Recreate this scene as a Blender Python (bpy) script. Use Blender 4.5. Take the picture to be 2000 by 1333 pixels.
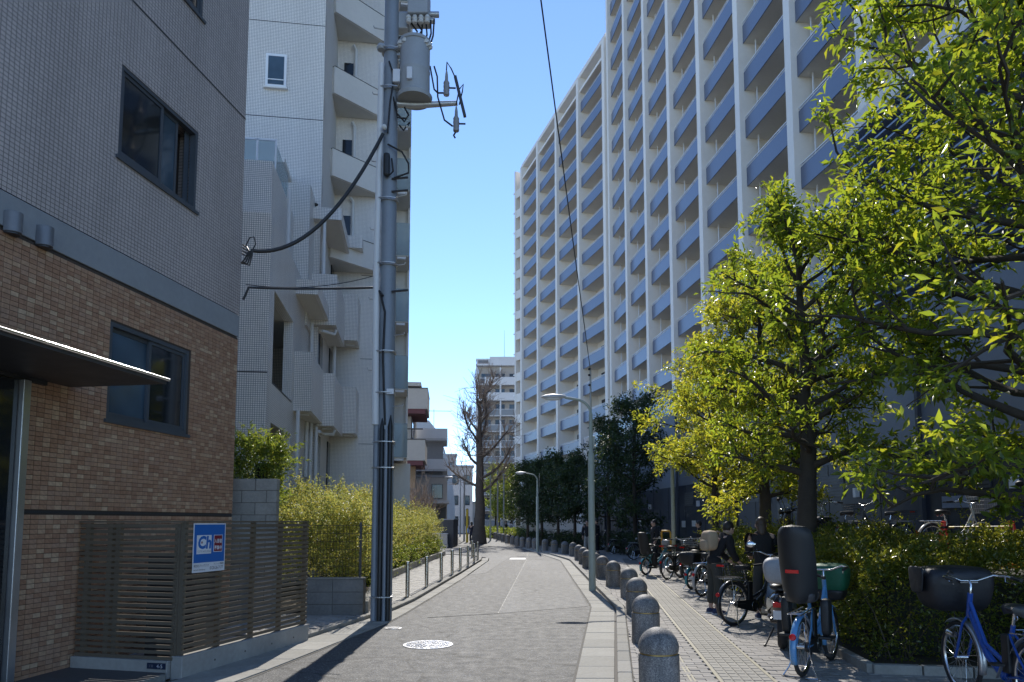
import bpy, math, random
import numpy as np
from mathutils import Vector, Matrix
scene = bpy.context.scene
for _o in list(bpy.data.objects): bpy.data.objects.remove(_o)
COL = scene.collection
random.seed(7)
R = math.radians
# ---------------------------------------------------------------- camera
EYE, FOCAL, PITCH, HORIZON = 1.65, 1400.0, R(5.0), 1019.0     # eye height; focal length and horizon row at 2000 px width
V0 = HORIZON - FOCAL * math.tan(PITCH)
cam_d = bpy.data.cameras.new('camera')
cam = bpy.data.objects.new('camera', cam_d); COL.objects.link(cam)
cam.location = (0, 0, EYE); cam.rotation_euler = (R(90) + PITCH, 0, 0)
cam_d.sensor_width = 36.0; cam_d.lens = 36.0 * FOCAL / 2000.0
cam_d.shift_y = (V0 - 666.5) / 2000.0
cam_d.clip_start = 0.05; cam_d.clip_end = 3000
scene.camera = cam
# ---------------------------------------------------------------- sky and sun
SUN_EL, SUN_AZ = R(41), R(0)          # straight up the street
world = bpy.data.worlds.new('World'); scene.world = world; world.use_nodes = True
wn = world.node_tree.nodes; wl = world.node_tree.links; wn.clear()
sky = wn.new('ShaderNodeTexSky'); sky.sky_type = 'NISHITA'; sky.sun_disc = False
sky.sun_elevation = SUN_EL; sky.sun_rotation = SUN_AZ
sky.altitude = 0; sky.air_density = 0.7; sky.dust_density = 0.0; sky.ozone_density = 4.0
bg = wn.new('ShaderNodeBackground'); bg.inputs['Strength'].default_value = 0.15
wo = wn.new('ShaderNodeOutputWorld')
wl.new(sky.outputs[0], bg.inputs[0]); wl.new(bg.outputs[0], wo.inputs[0])
sun_d = bpy.data.lights.new('sun', 'SUN'); sun_d.energy = 2.6; sun_d.angle = R(0.53); sun_d.color = (1.0, 0.945, 0.86)
sun = bpy.data.objects.new('sun', sun_d); COL.objects.link(sun)
_sd = Vector((math.sin(SUN_AZ) * math.cos(SUN_EL), math.cos(SUN_AZ) * math.cos(SUN_EL), math.sin(SUN_EL)))
sun.rotation_euler = _sd.to_track_quat('Z', 'Y').to_euler(); sun.location = (0, 40, 60)
# ---------------------------------------------------------------- exposure and render
vs = scene.view_settings
vs.view_transform = 'Standard'; vs.look = 'None'; vs.gamma = 1.0; vs.use_curve_mapping = False; vs.exposure = 0.92
scene.render.engine = 'CYCLES'
cy = scene.cycles
cy.use_denoising = True; cy.max_bounces = 7; cy.diffuse_bounces = 4; cy.glossy_bounces = 3; cy.transmission_bounces = 4
cy.transparent_max_bounces = 8; cy.caustics_reflective = False; cy.caustics_refractive = False; cy.sample_clamp_indirect = 6

# ---------------------------------------------------------------- measuring helpers
_cp, _sp = math.cos(PITCH), math.sin(PITCH)
def _ray(u, v):
    a, b = (u - 1000) / FOCAL, (V0 - v) / FOCAL
    yy = _cp - b * _sp
    return a / yy, (_sp + b * _cp) / yy
def at(u, v, y):
    "point of the place seen at (u, v) that stands y metres up the street"
    rx, rz = _ray(u, v); return Vector((rx * y, y, EYE + rz * y))
def on_ground(u, v, z=0.0):
    rx, rz = _ray(u, v); y = (z - EYE) / rz
    return Vector((rx * y, y, z))

# ---------------------------------------------------------------- mesh helpers
class MB:
    def __init__(s): s.v = []; s.f = []
    def add(s, vs, fs):
        n = len(s.v); s.v.extend([tuple(p) for p in vs]); s.f.extend([tuple(n + i for i in f) for f in fs]); return s
    def box(s, c, d, rz=0.0, rot=None):
        x, y, z = d[0] / 2, d[1] / 2, d[2] / 2
        P = [Vector((sx * x, sy * y, sz * z)) for sz in (-1, 1) for sy in (-1, 1) for sx in (-1, 1)]
        m = rot if rot is not None else Matrix.Rotation(rz, 3, 'Z')
        c = Vector(c)
        return s.add([m @ p + c for p in P], [(0, 2, 3, 1), (4, 5, 7, 6), (0, 1, 5, 4), (2, 6, 7, 3), (0, 4, 6, 2), (1, 3, 7, 5)])
    def bb(s, a, b):
        return s.box([(a[i] + b[i]) / 2 for i in range(3)], [abs(b[i] - a[i]) for i in range(3)])
    def bar(s, p, q, w, h=None, up=(0, 0, 1)):
        p, q = Vector(p), Vector(q); h = w if h is None else h
        d = q - p; L = d.length
        if L < 1e-6: return s
        z = d / L; up = Vector(up)
        if abs(z.dot(up)) > .98: up = Vector((1, 0, 0)) if abs(z.x) < .9 else Vector((0, 1, 0))
        x = up.cross(z).normalized(); y = z.cross(x)
        m = Matrix((x, y, z)).transposed()
        return s.box((p + q) / 2, (w, h, L), rot=m)
    def tube(s, pts, r, n=8, closed=False, cap=True):
        pts = [Vector(p) for p in pts]; k = len(pts)
        rs = [r] * k if isinstance(r, (int, float)) else list(r)
        tang = []
        for i in range(k):
            if closed: t = pts[(i + 1) % k] - pts[i - 1]
            else: t = pts[min(i + 1, k - 1)] - pts[max(i - 1, 0)]
            tang.append(t.normalized() if t.length > 1e-9 else Vector((0, 0, 1)))
        t0 = tang[0]; ref = Vector((0, 0, 1)) if abs(t0.z) < .9 else Vector((1, 0, 0))
        nx = ref.cross(t0).normalized(); base = len(s.v)
        for i in range(k):
            t = tang[i]; nx = (nx - t * nx.dot(t))
            nx = nx.normalized() if nx.length > 1e-6 else t.orthogonal().normalized()
            ny = t.cross(nx)
            for j in range(n):
                a = 2 * math.pi * j / n
                s.v.append(tuple(pts[i] + (nx * math.cos(a) + ny * math.sin(a)) * rs[i]))
        for i in range(k if closed else k - 1):
            i2 = (i + 1) % k
            for j in range(n):
                j2 = (j + 1) % n
                s.f.append((base + i * n + j, base + i * n + j2, base + i2 * n + j2, base + i2 * n + j))
        if cap and not closed:
            s.f.append(tuple(base + j for j in reversed(range(n)))); s.f.append(tuple(base + (k - 1) * n + j for j in range(n)))
        return s
    def cyl(s, p, q, r, r2=None, n=12): return s.tube([p, q], [r, r if r2 is None else r2], n)
    def lathe(s, prof, n=20, c=(0, 0, 0), m=None):
        "profile of (radius, height) spun about z"
        c = Vector(c); b = len(s.v); k = len(prof)
        for r, z in prof:
            for j in range(n):
                a = 2 * math.pi * j / n; p = Vector((r * math.cos(a), r * math.sin(a), z))
                s.v.append(tuple((m @ p if m is not None else p) + c))
        for i in range(k - 1):
            for j in range(n):
                j2 = (j + 1) % n
                s.f.append((b + i * n + j, b + i * n + j2, b + (i + 1) * n + j2, b + (i + 1) * n + j))
        if prof[0][0] > 1e-4: s.f.append(tuple(b + j for j in reversed(range(n))))
        if prof[-1][0] > 1e-4: s.f.append(tuple(b + (k - 1) * n + j for j in range(n)))
        return s
    def prism(s, poly, z0, z1):
        n = len(poly)
        A = sum(poly[i][0] * poly[(i + 1) % n][1] - poly[(i + 1) % n][0] * poly[i][1] for i in range(n))
        if A < 0: poly = poly[::-1]
        V = [(p[0], p[1], z0) for p in poly] + [(p[0], p[1], z1) for p in poly]
        F = [tuple(reversed(range(n))), tuple(range(n, 2 * n))] + [(i, (i + 1) % n, n + (i + 1) % n, n + i) for i in range(n)]
        return s.add(V, F)
    def ell(s, c, r, nu=14, nv=9, rot=None):
        c = Vector(c); prof = [(math.sin(math.pi * i / nv), -math.cos(math.pi * i / nv)) for i in range(nv + 1)]
        m = Matrix.Diagonal((r[0], r[1], r[2]))
        if rot is not None: m = rot @ m
        return s.lathe([(max(a, 1e-5), b) for a, b in prof], nu, c, m)
    def loft(s, rings, cap=True):
        n = len(rings[0]); b = len(s.v)
        for rg in rings: s.v.extend([tuple(p) for p in rg])
        for i in range(len(rings) - 1):
            for j in range(n):
                j2 = (j + 1) % n
                s.f.append((b + i * n + j, b + i * n + j2, b + (i + 1) * n + j2, b + (i + 1) * n + j))
        if cap:
            s.f.append(tuple(b + j for j in reversed(range(n)))); s.f.append(tuple(b + (len(rings) - 1) * n + j for j in range(n)))
        return s
    def mesh(s, name='mesh', smooth=None, uv=False):
        me = bpy.data.meshes.new(name); me.from_pydata(s.v, [], s.f); me.update()
        if smooth is not None:
            me.polygons.foreach_set('use_smooth', [True] * len(me.polygons)); me.set_sharp_from_angle(angle=R(smooth))
        if uv: box_uv(me)
        return me
    def build(s, name, mat, parent=None, smooth=None, uv=False, loc=None, rz=None, bevel=0):
        return link(name, s.mesh(name, smooth, uv), mat, parent, loc, rz, bevel)
def box_uv(me):
    "texture coordinates in metres, by the face's main direction"
    l = me.uv_layers.new(name='UVMap'); V = me.vertices
    for p in me.polygons:
        n = p.normal; ax = max(range(3), key=lambda i: abs(n[i]))
        for li in p.loop_indices:
            c = V[me.loops[li].vertex_index].co
            if ax == 2: uv = (c.x, c.y)
            else:
                t = Vector((-n.y, n.x, 0))
                t = t.normalized() if t.length > 1e-6 else Vector((1, 0, 0))
                uv = (c.x * t.x + c.y * t.y, c.z)
            l.data[li].uv = uv
def link(name, me, mat, parent=None, loc=None, rz=None, bevel=0):
    o = bpy.data.objects.new(name, me); COL.objects.link(o)
    if mat is not None and not me.materials: me.materials.append(mat)
    if parent is not None: o.parent = parent
    if loc is not None: o.location = loc
    if rz is not None: o.rotation_euler = (0, 0, rz)
    if bevel:
        b = o.modifiers.new('bevel', 'BEVEL'); b.width = bevel; b.segments = 2; b.limit_method = 'ANGLE'; b.angle_limit = R(40)
    return o
def tag(o, label=None, cat=None, group=None, kind=None):
    for k, x in (('label', label), ('category', cat), ('group', group), ('kind', kind)):
        if x: o[k] = x
    return o
def thing(name, label, cat, loc=(0, 0, 0), rz=0.0, group=None):
    o = bpy.data.objects.new(name, None); COL.objects.link(o); o.empty_display_size = .2
    o.location = loc; o.rotation_euler = (0, 0, rz)
    return tag(o, label, cat, group)
def copy_tree(o, parent=None):
    c = o.copy(); COL.objects.link(c); c.parent = parent
    for ch in list(o.children): copy_tree(ch, c)
    return c
def struct(o): o['kind'] = 'structure'; return o

# ---------------------------------------------------------------- materials
def _nt(name):
    m = bpy.data.materials.new(name); m.use_nodes = True
    n, l = m.node_tree.nodes, m.node_tree.links
    return m, n, l, n['Principled BSDF']
def _ramp(n, l, fac, stops):
    r = n.new('ShaderNodeValToRGB'); l.new(fac, r.inputs[0])
    e = r.color_ramp.elements
    while len(e) < len(stops): e.new(.5)
    for i, (p, c) in enumerate(stops): e[i].position = p; e[i].color = (c[0], c[1], c[2], 1)
    return r.outputs[0]
def _noise(n, l, co, scale, detail=5, rough=.55):
    t = n.new('ShaderNodeTexNoise'); t.inputs['Scale'].default_value = scale; t.inputs['Detail'].default_value = detail
    t.inputs['Roughness'].default_value = rough; l.new(co, t.inputs['Vector']); return t.outputs['Fac']
def _mix(n, l, fac, a, b, mode='MIX'):
    x = n.new('ShaderNodeMix'); x.data_type = 'RGBA'; x.blend_type = mode
    for s, k in ((fac, 0), (a, 6), (b, 7)):
        if isinstance(s, (int, float)): x.inputs[k].default_value = s
        elif isinstance(s, (tuple, list)): x.inputs[k].default_value = (s[0], s[1], s[2], 1)
        else: l.new(s, x.inputs[k])
    return x.outputs[2]
def _bump(n, l, b, h, strength, dist=.01, prev=None):
    x = n.new('ShaderNodeBump'); x.inputs['Strength'].default_value = strength; x.inputs['Distance'].default_value = dist
    l.new(h, x.inputs['Height'])
    if prev is not None: l.new(prev, x.inputs['Normal'])
    l.new(x.outputs[0], b.inputs['Normal']); return x.outputs[0]
_MC = {}
def paint(name, col, rough=.55, metal=0.0, var=.14, scale=3.0, bump=0.0, bscale=60.0, spec=.5, coat=0.0, pieces=0.0):
    "plain surface with large faint stains and a fine grain; pieces: shade differs from object to object"
    if name in _MC: return _MC[name]
    m, n, l, b = _nt(name); co = n.new('ShaderNodeTexCoord').outputs['Object']
    f1 = _noise(n, l, co, scale, 6, .6); f2 = _noise(n, l, co, scale * 11, 3)
    c = _ramp(n, l, f1, [(.3, [x * (1 - var) for x in col]), (.7, [min(1, x * (1 + var)) for x in col])])
    c = _mix(n, l, .35, c, _ramp(n, l, f2, [(.3, [x * (1 - var) for x in col]), (.7, [min(1, x * (1 + var * .8)) for x in col])]))
    if pieces:
        oi = n.new('ShaderNodeObjectInfo')
        c = _mix(n, l, 1.0, c, _ramp(n, l, oi.outputs['Random'], [(0, [1 - pieces] * 3), (1, [1 + pieces] * 3)]), 'MULTIPLY')
    l.new(c, b.inputs['Base Color'])
    l.new(_ramp(n, l, f1, [(.2, [max(.03, rough - .1)] * 3), (.8, [min(1, rough + .1)] * 3)]), b.inputs['Roughness'])
    b.inputs['Metallic'].default_value = metal; b.inputs['Specular IOR Level'].default_value = spec
    if coat: b.inputs['Coat Weight'].default_value = coat; b.inputs['Coat Roughness'].default_value = .1
    if bump: _bump(n, l, b, _noise(n, l, co, bscale, 4), bump, .01)
    _MC[name] = m; return m
def tiles(name, col, joint, w, h, gap, var=.1, rough=.35, offset=0.0, bump=.5, dirt=.15, spec=.5):
    "small wall tiles too fine to model one by one; reads metres from the UV map"
    m, n, l, b = _nt(name); tc = n.new('ShaderNodeTexCoord'); uv = tc.outputs['UV']
    t = n.new('ShaderNodeTexBrick'); l.new(uv, t.inputs['Vector'])
    t.offset = offset; t.offset_frequency = 2; t.squash = 1
    for k, x in (('Scale', 1.0), ('Mortar Size', gap), ('Mortar Smooth', .1), ('Bias', 0.0), ('Brick Width', w), ('Row Height', h)): t.inputs[k].default_value = x
    t.inputs['Color1'].default_value = (*[x * (1 - var) for x in col], 1); t.inputs['Color2'].default_value = (*[min(1, x * (1 + var)) for x in col], 1)
    t.inputs['Mortar'].default_value = (*joint, 1)
    st = n.new('ShaderNodeMapping'); st.inputs['Scale'].default_value = (1.3, 1.3, .25); l.new(tc.outputs['Object'], st.inputs[0])
    g = _ramp(n, l, _noise(n, l, st.outputs[0], 1.1, 7, .62), [(.3, [1 - dirt] * 3), (.68, [1.0] * 3)])
    l.new(_mix(n, l, 1.0, t.outputs['Color'], g, 'MULTIPLY'), b.inputs['Base Color'])
    b.inputs['Roughness'].default_value = rough; b.inputs['Specular IOR Level'].default_value = spec
    inv = n.new('ShaderNodeMath'); inv.operation = 'SUBTRACT'; inv.inputs[0].default_value = 1; l.new(t.outputs['Fac'], inv.inputs[1])
    _bump(n, l, b, inv.outputs[0], bump, .004)
    return m
def glass(name, tint=(.7, .85, .85), clear=.75, rough=.02):
    m, n, l, b = _nt(name)
    b.inputs['Base Color'].default_value = (tint[0] * .6, tint[1] * .6, tint[2] * .6, 1); b.inputs['Roughness'].default_value = rough
    tr = n.new('ShaderNodeBsdfTransparent'); tr.inputs[0].default_value = (*tint, 1)
    mx = n.new('ShaderNodeMixShader'); mx.inputs[0].default_value = clear
    l.new(b.outputs[0], mx.inputs[1]); l.new(tr.outputs[0], mx.inputs[2]); l.new(mx.outputs[0], n['Material Output'].inputs[0])
    return m
def pane(name, col=(.012, .016, .02), rough=.06):
    m, n, l, b = _nt(name); co = n.new('ShaderNodeTexCoord').outputs['Object']
    l.new(_ramp(n, l, _noise(n, l, co, 1.2, 2), [(.3, [x * .6 for x in col]), (.7, [x * 1.5 for x in col])]), b.inputs['Base Color'])
    b.inputs['Roughness'].default_value = rough; b.inputs['Specular IOR Level'].default_value = .55
    _bump(n, l, b, _noise(n, l, co, 1.5, 1), .04, .02)
    return m
def leafy(name, dark, light, glow, trans=.45, rough=.38, hue=.0):
    "leaf: every leaf its own shade, sunlight passes through"
    m, n, l, b = _nt(name); g = n.new('ShaderNodeNewGeometry'); co = n.new('ShaderNodeTexCoord').outputs['Object']
    rnd = g.outputs['Random Per Island']
    c = _ramp(n, l, rnd, [(0, dark), (.75, light), (1, [light[0] * 1.5, light[1] * 1.15, light[2] * .8])])
    c = _mix(n, l, 1.0, c, _ramp(n, l, _noise(n, l, co, .9, 3), [(.3, [.75] * 3), (.7, [1.2] * 3)]), 'MULTIPLY')
    l.new(c, b.inputs['Base Color']); b.inputs['Roughness'].default_value = rough; b.inputs['Specular IOR Level'].default_value = .5
    t = n.new('ShaderNodeBsdfTranslucent')
    gc = _ramp(n, l, rnd, [(0, [x * .6 for x in glow]), (.6, glow), (1, [glow[0] * 1.35, glow[1] * 1.02, glow[2] * .8])])
    l.new(gc, t.inputs[0])
    mx = n.new('ShaderNodeMixShader'); mx.inputs[0].default_value = trans
    l.new(b.outputs[0], mx.inputs[1]); l.new(t.outputs[0], mx.inputs[2]); l.new(mx.outputs[0], n['Material Output'].inputs[0])
    return m
# ================================================================ ground, road, pavements
def poly_x(pts):
    ys = [p[1] for p in pts]; xs = [p[0] for p in pts]
    return lambda y: float(np.interp(y, ys, xs))
R_IN = [(-.55, -3), (-.12, 2), (.615, 7.36), (1.54, 14.1), (2.04, 30.4), (1.25, 38.5), (-.5, 56), (-2.6, 80), (-7.5, 120)]
R_OUT = [(-.15, -3), (.33, 2), (1.057, 7.36), (1.95, 13.6), (2.43, 30.4), (1.62, 38.5), (-.12, 56), (-2.2, 80), (-7, 120)]
L_IN = [(-5.6, -3), (-3.75, 4), (-2.77, 7.75), (-2.02, 11.8), (-1.92, 12.9), (-1.45, 20.3), (-1.0, 30.4), (-1.05, 32.6)]
L_OUT = [(-6.3, -3), (-4.45, 4), (-3.42, 7.9), (-2.9, 10.2), (-2.47, 12.2), (-2.2, 13.4), (-2.02, 15.1), (-1.63, 22.9), (-1.3, 30.4), (-1.35, 32.4)]
rin, rout, lin, lout = map(poly_x, (R_IN, R_OUT, L_IN, L_OUT))
SW = .06                                                       # pavement height

def asphalt(name, base, spread, seed):
    m, n, l, b = _nt(name); co = n.new('ShaderNodeTexCoord').outputs['Object']
    mp = n.new('ShaderNodeMapping'); mp.inputs['Location'].default_value = (seed, seed, 0); l.new(co, mp.inputs[0]); co = mp.outputs[0]
    big = _noise(n, l, co, .35, 6, .6); mid = _noise(n, l, co, 6, 5, .65)
    v = n.new('ShaderNodeTexVoronoi'); v.inputs['Scale'].default_value = 75; l.new(co, v.inputs['Vector'])
    c = _ramp(n, l, big, [(.3, [base * .78] * 3), (.7, [base * 1.2, base * 1.19, base * 1.16])])
    c = _mix(n, l, .5, c, _ramp(n, l, mid, [(.3, [base * .7] * 3), (.7, [base * 1.3] * 3)]))
    sp = n.new('ShaderNodeSeparateColor'); l.new(v.outputs['Color'], sp.inputs[0])
    c = _mix(n, l, 1.0, c, _ramp(n, l, sp.outputs[0], [(0, [1 - spread] * 3), (.7, [1.0] * 3), (.9, [1 + spread] * 3), (1, [1 + 3.2 * spread] * 3)]), 'MULTIPLY')
    # wheel tracks along the street, oil stains and fine cracks
    tk = n.new('ShaderNodeMapping'); tk.inputs['Scale'].default_value = (1.0, .05, 1); tk.inputs['Rotation'].default_value = (0, 0, .05); l.new(co, tk.inputs[0])
    c = _mix(n, l, 1.0, c, _ramp(n, l, _noise(n, l, tk.outputs[0], 1.15, 3, .5), [(.35, [.80] * 3), (.6, [1.08] * 3)]), 'MULTIPLY')
    c = _mix(n, l, 1.0, c, _ramp(n, l, _noise(n, l, co, 1.6, 4, .7), [(.27, [.66] * 3), (.36, [1.0] * 3)]), 'MULTIPLY')
    wq = n.new('ShaderNodeTexNoise'); wq.inputs['Scale'].default_value = 1.4; l.new(co, wq.inputs['Vector'])
    wv = n.new('ShaderNodeVectorMath'); wv.operation = 'MULTIPLY_ADD'; l.new(wq.outputs['Color'], wv.inputs[0]); wv.inputs[1].default_value = (.9, .9, 0); l.new(co, wv.inputs[2])
    ck = n.new('ShaderNodeTexVoronoi'); ck.feature = 'DISTANCE_TO_EDGE'; ck.inputs['Scale'].default_value = .42; l.new(wv.outputs[0], ck.inputs['Vector'])
    c = _mix(n, l, 1.0, c, _ramp(n, l, ck.outputs['Distance'], [(.003, [.45] * 3), (.009, [1.0] * 3)]), 'MULTIPLY')
    l.new(c, b.inputs['Base Color'])
    l.new(_ramp(n, l, mid, [(.2, [.62] * 3), (.8, [.86] * 3)]), b.inputs['Roughness'])
    b.inputs['Specular IOR Level'].default_value = .45
    _bump(n, l, b, v.outputs['Distance'], .55, .006, _bump(n, l, b, mid, .25, .01))
    return m
M_asph = asphalt('asphalt', .09, .5, 0)
M_asph2 = asphalt('old_asphalt', .13, .28, 13)
M_conc = paint('concrete', (.33, .32, .30), .8, var=.22, scale=1.6, bump=.25, bscale=45)
M_gutter = paint('gutter_concrete', (.31, .30, .27), .82, var=.3, scale=2.1, bump=.3, bscale=50, pieces=.13)
M_kerb = paint('kerb_concrete', (.27, .26, .235), .82, var=.3, scale=2.5, bump=.3, bscale=50, pieces=.12)
M_mortar = paint('joint_sand', (.15, .14, .125), .95, var=.2, scale=5)
M_brick_r = paint('paver_clay', (.285, .268, .25), .78, var=.17, scale=7, bump=.35, bscale=80, pieces=.17)
M_brick_l = paint('paver_pale', (.40, .385, .36), .78, var=.15, scale=7, bump=.3, bscale=80, pieces=.12)
M_tact = paint('tactile_paver', (.27, .255, .225), .75, var=.15, scale=6, bump=.25, bscale=70, pieces=.1)
M_slit = paint('slit_drain', (.27, .245, .17), .6, metal=.0, var=.2)
M_soil = paint('soil', (.075, .058, .038), .95, var=.35, scale=9, bump=.6, bscale=25)
M_earth = paint('far_ground', (.16, .155, .145), .9, var=.2, scale=.3, bump=.2)
M_mark = paint('road_paint', (.74, .74, .72), .6, var=.14, scale=14)

g = MB().add([(-900, -60, -.03), (900, -60, -.03), (900, 1500, -.03), (-900, 1500, -.03)], [(0, 1, 2, 3)]).build('ground', M_earth); struct(g)
# road sheet: the street with the side street opening to the left behind the corner
ys = [-3, 2, 7.36, 11.8, 14.1, 20.3, 26, 30.4, 32.6]
road_l = [(lin(y), y) for y in ys] + [(-1.5, 34.2), (-2.4, 35.6), (-3.8, 36.4), (-16, 37), (-16, 42.6), (-4.5, 43.2), (-3.6, 47), (-3.9, 56), (-6.2, 80), (-12, 120)]
road_r = [(rin(y), y) for y in (-3, 2, 7.36, 14.1, 20, 30.4, 34, 38.5, 47, 56, 68, 80, 120)]
b = MB(); poly = road_l + road_r[::-1]
b.add([(p[0], p[1], 0) for p in poly], [tuple(reversed(range(len(poly))))])
road = b.build('road', M_asph); struct(road)
p = [on_ground(*q) for q in ((973, 1199), (1148, 1185), (1093, 1097), (1028, 1094), (1022, 1103), (1000, 1147))]
b = MB(); b.add([(q.x, q.y, .004) for q in p], [tuple(range(len(p)))]); patch = b.build('asphalt_patch', M_asph2, road)
p = [on_ground(*q) for q in ((880, 1128), (948, 1120), (1000, 1086), (962, 1083))]
b = MB(); b.add([(q.x, q.y, .004) for q in p], [tuple(range(len(p)))]); b.build('asphalt_patch', M_asph2, road)
p = [on_ground(*q) for q in ((994, 1093.5), (1027, 1093.5), (1026, 1090.5), (998, 1090.5))]
b = MB(); b.add([(q.x, q.y, .009) for q in p], [tuple(range(len(p)))]); b.build('road_marking', M_mark, road)
# seams between the asphalt lays
b = MB()
for q in (((835, 1207), (973, 1199)), ((973, 1199), (1028, 1095)), ((1028, 1095), (1033, 1075))):
    a, c = on_ground(*q[0]), on_ground(*q[1]); b.bar((a.x, a.y, .004), (c.x, c.y, .004), .018, .006)
b.build('tar_seam', paint('tar', (.03, .03, .03), .6), road)

def strip(parent, name, fa, fb, y0, y1, step, z0, z1, mat, gap=.012, bevel=.006):
    "row of slabs between two edge lines, one object each"
    y = y0; out = []
    while y < y1 - .05:
        ya, yb = y + gap / 2, min(y + step, y1) - gap / 2
        pl = [(fa(ya), ya), (fb(ya), ya), (fb(yb), yb), (fa(yb), yb)]
        c = (sum(p[0] for p in pl) / 4, sum(p[1] for p in pl) / 4)
        j = random.uniform(-.003, .003)
        o = MB().prism([(p[0] - c[0], p[1] - c[1]) for p in pl], z0, z1 + j).build(name, mat, parent, loc=(c[0], c[1], 0), bevel=bevel)
        out.append(o); y += step
    return out
def sheet(name, pts, z, mat, parent=None):
    b = MB(); A = sum(pts[i][0] * pts[(i + 1) % len(pts)][1] - pts[(i + 1) % len(pts)][0] * pts[i][1] for i in range(len(pts)))
    if A < 0: pts = pts[::-1]
    b.add([(p[0], p[1], z) for p in pts], [tuple(range(len(pts)))]); return b.build(name, mat, parent)
# right gutter and kerb
gy = [-3, 2, 7.36, 10, 13.6, 14.1, 20, 30.4, 34, 38.5, 47, 56, 68, 80]
gr = struct(sheet('gutter_right', [(rin(y) - .02, y) for y in gy] + [(rout(y) + .05, y) for y in gy[::-1]], .004, M_mortar))
strip(gr, 'gutter_slab', lambda y: rin(y) + .01, lambda y: rout(y) - .03, 5.2, 31, .62, -.02, .016, M_gutter)
strip(gr, 'gutter_slab', lambda y: rin(y) + .01, lambda y: rout(y) - .03, 31, 80, 3.5, -.02, .016, M_gutter, bevel=0)
kr = struct(sheet('kerb_right', [(rout(y), y) for y in gy] + [(rout(y) + .17, y) for y in gy[::-1]], .02, M_mortar))
strip(kr, 'kerb_stone', lambda y: rout(y) + .002, lambda y: rout(y) + .155, 5.2, 31, .62, -.02, .078, M_kerb, bevel=.014)
strip(kr, 'kerb_stone', lambda y: rout(y) + .002, lambda y: rout(y) + .155, 31, 80, 3.5, -.02, .078, M_kerb, bevel=0)
# left gutter and kerb
gl = struct(sheet('gutter_left', [(lout(y) - .05, y) for y in (-3, 4, 7.9, 10.2, 12.2, 13.4, 15.1, 22.9, 30.4, 32.4)] + [(lin(y) + .02, y) for y in (32.4, 30.4, 20.3, 12.9, 11.8, 7.75, 4, -3)], .004, M_mortar))
strip(gl, 'gutter_slab', lambda y: lout(y) + .03, lambda y: lin(y) - .01, 5.0, 32.4, .62, -.02, .016, M_gutter)
kl = struct(sheet('kerb_left', [(lout(y) - .16, y) for y in (10.2, 12.2, 13.4, 15.1, 22.9, 30.4, 32.4)] + [(lout(y), y) for y in (32.4, 30.4, 22.9, 15.1, 13.4, 12.2, 10.2)], .02, M_mortar))
strip(kl, 'kerb_stone', lambda y: lout(y) - .155, lambda y: lout(y) - .002, 10.3, 32.4, .62, -.02, .07, M_kerb, bevel=.014)
b = MB(); cor = [(-1.36, 32.4), (-1.5, 33.4), (-2.0, 34.5), (-2.9, 35.3), (-4.2, 35.7), (-14, 36)]
for i in range(len(cor) - 1): b.bar((cor[i][0] - .05, cor[i][1], .025), (cor[i + 1][0] - .05, cor[i + 1][1], .025), .15, .09)
b.build('kerb_stone', M_kerb, kl)
# right pavement
sy = [-3, 2, 7.36, 10, 13.6, 20, 30.4, 34, 38.5, 47, 56, 68, 80]
swr = struct(sheet('sidewalk_right', [(rout(y) + .16, y) for y in sy] + [(3.5, 80), (6.5, 54), (8.4, 36), (10, 17), (11.5, 5), (12, -3)], SW - .014, M_mortar))
DX = .112                                                       # the pavement pattern runs along (DX, 1)
strip_x = lambda y: 2.17 + DX * (y - 7.36)
def brick_mesh(w, d):
    return MB().prism([(-w / 2, -d / 2), (w / 2, -d / 2), (w / 2, d / 2), (-w / 2, d / 2)], -.03, 0).mesh('brick')
bw, bd = .205, .105
me1 = brick_mesh(bw - .009, bd - .008)
ang = -math.atan(DX); rot = Matrix.Rotation(ang, 3, 'Z')
cells = []
yy = 5.6; row = 0
while yy < 31:
    off = DX * yy + (bw / 2 if row % 2 else 0); sx = strip_x(yy)
    for lo, hi in ((rout(yy) + .165, sx - .09), (sx + .48, 4.55 + DX * (yy - 7.4))):
        k = math.floor((lo - off) / bw)
        while off + k * bw < hi:
            a, c = max(lo, off + k * bw), min(hi, off + (k + 1) * bw); k += 1
            if c - a > .035: cells.append(((a + c) / 2, yy, c - a))
    yy += bd; row += 1
vis = [c for c in cells if c[1] > 6.9 and c[0] < c[1] * .5 and c[2] > bw - .001]
vis.sort(key=lambda c: c[1]); near = set(vis[:290])
bb_ = MB(); rb = random.Random(3)
for c in cells:
    dz = rb.uniform(-.003, .003)
    if c in near:
        o = link('brick', me1, M_brick_r, swr, (c[0], c[1], SW + dz), ang)
    else:
        hx, hy = (c[2] - .009) / 2, (bd - .008) / 2
        P = [rot @ Vector(q) + Vector((c[0], c[1], SW + dz)) for q in ((-hx, -hy, 0), (hx, -hy, 0), (hx, hy, 0), (-hx, hy, 0), (-hx, -hy, -.03), (hx, -hy, -.03), (hx, hy, -.03), (-hx, hy, -.03))]
        bb_.add(P, [(0, 1, 2, 3), (4, 5, 1, 0), (5, 6, 2, 1), (6, 7, 3, 2), (7, 4, 0, 3)])
o = bb_.build('brick_paving', None, swr); o['kind'] = 'stuff'
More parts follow.
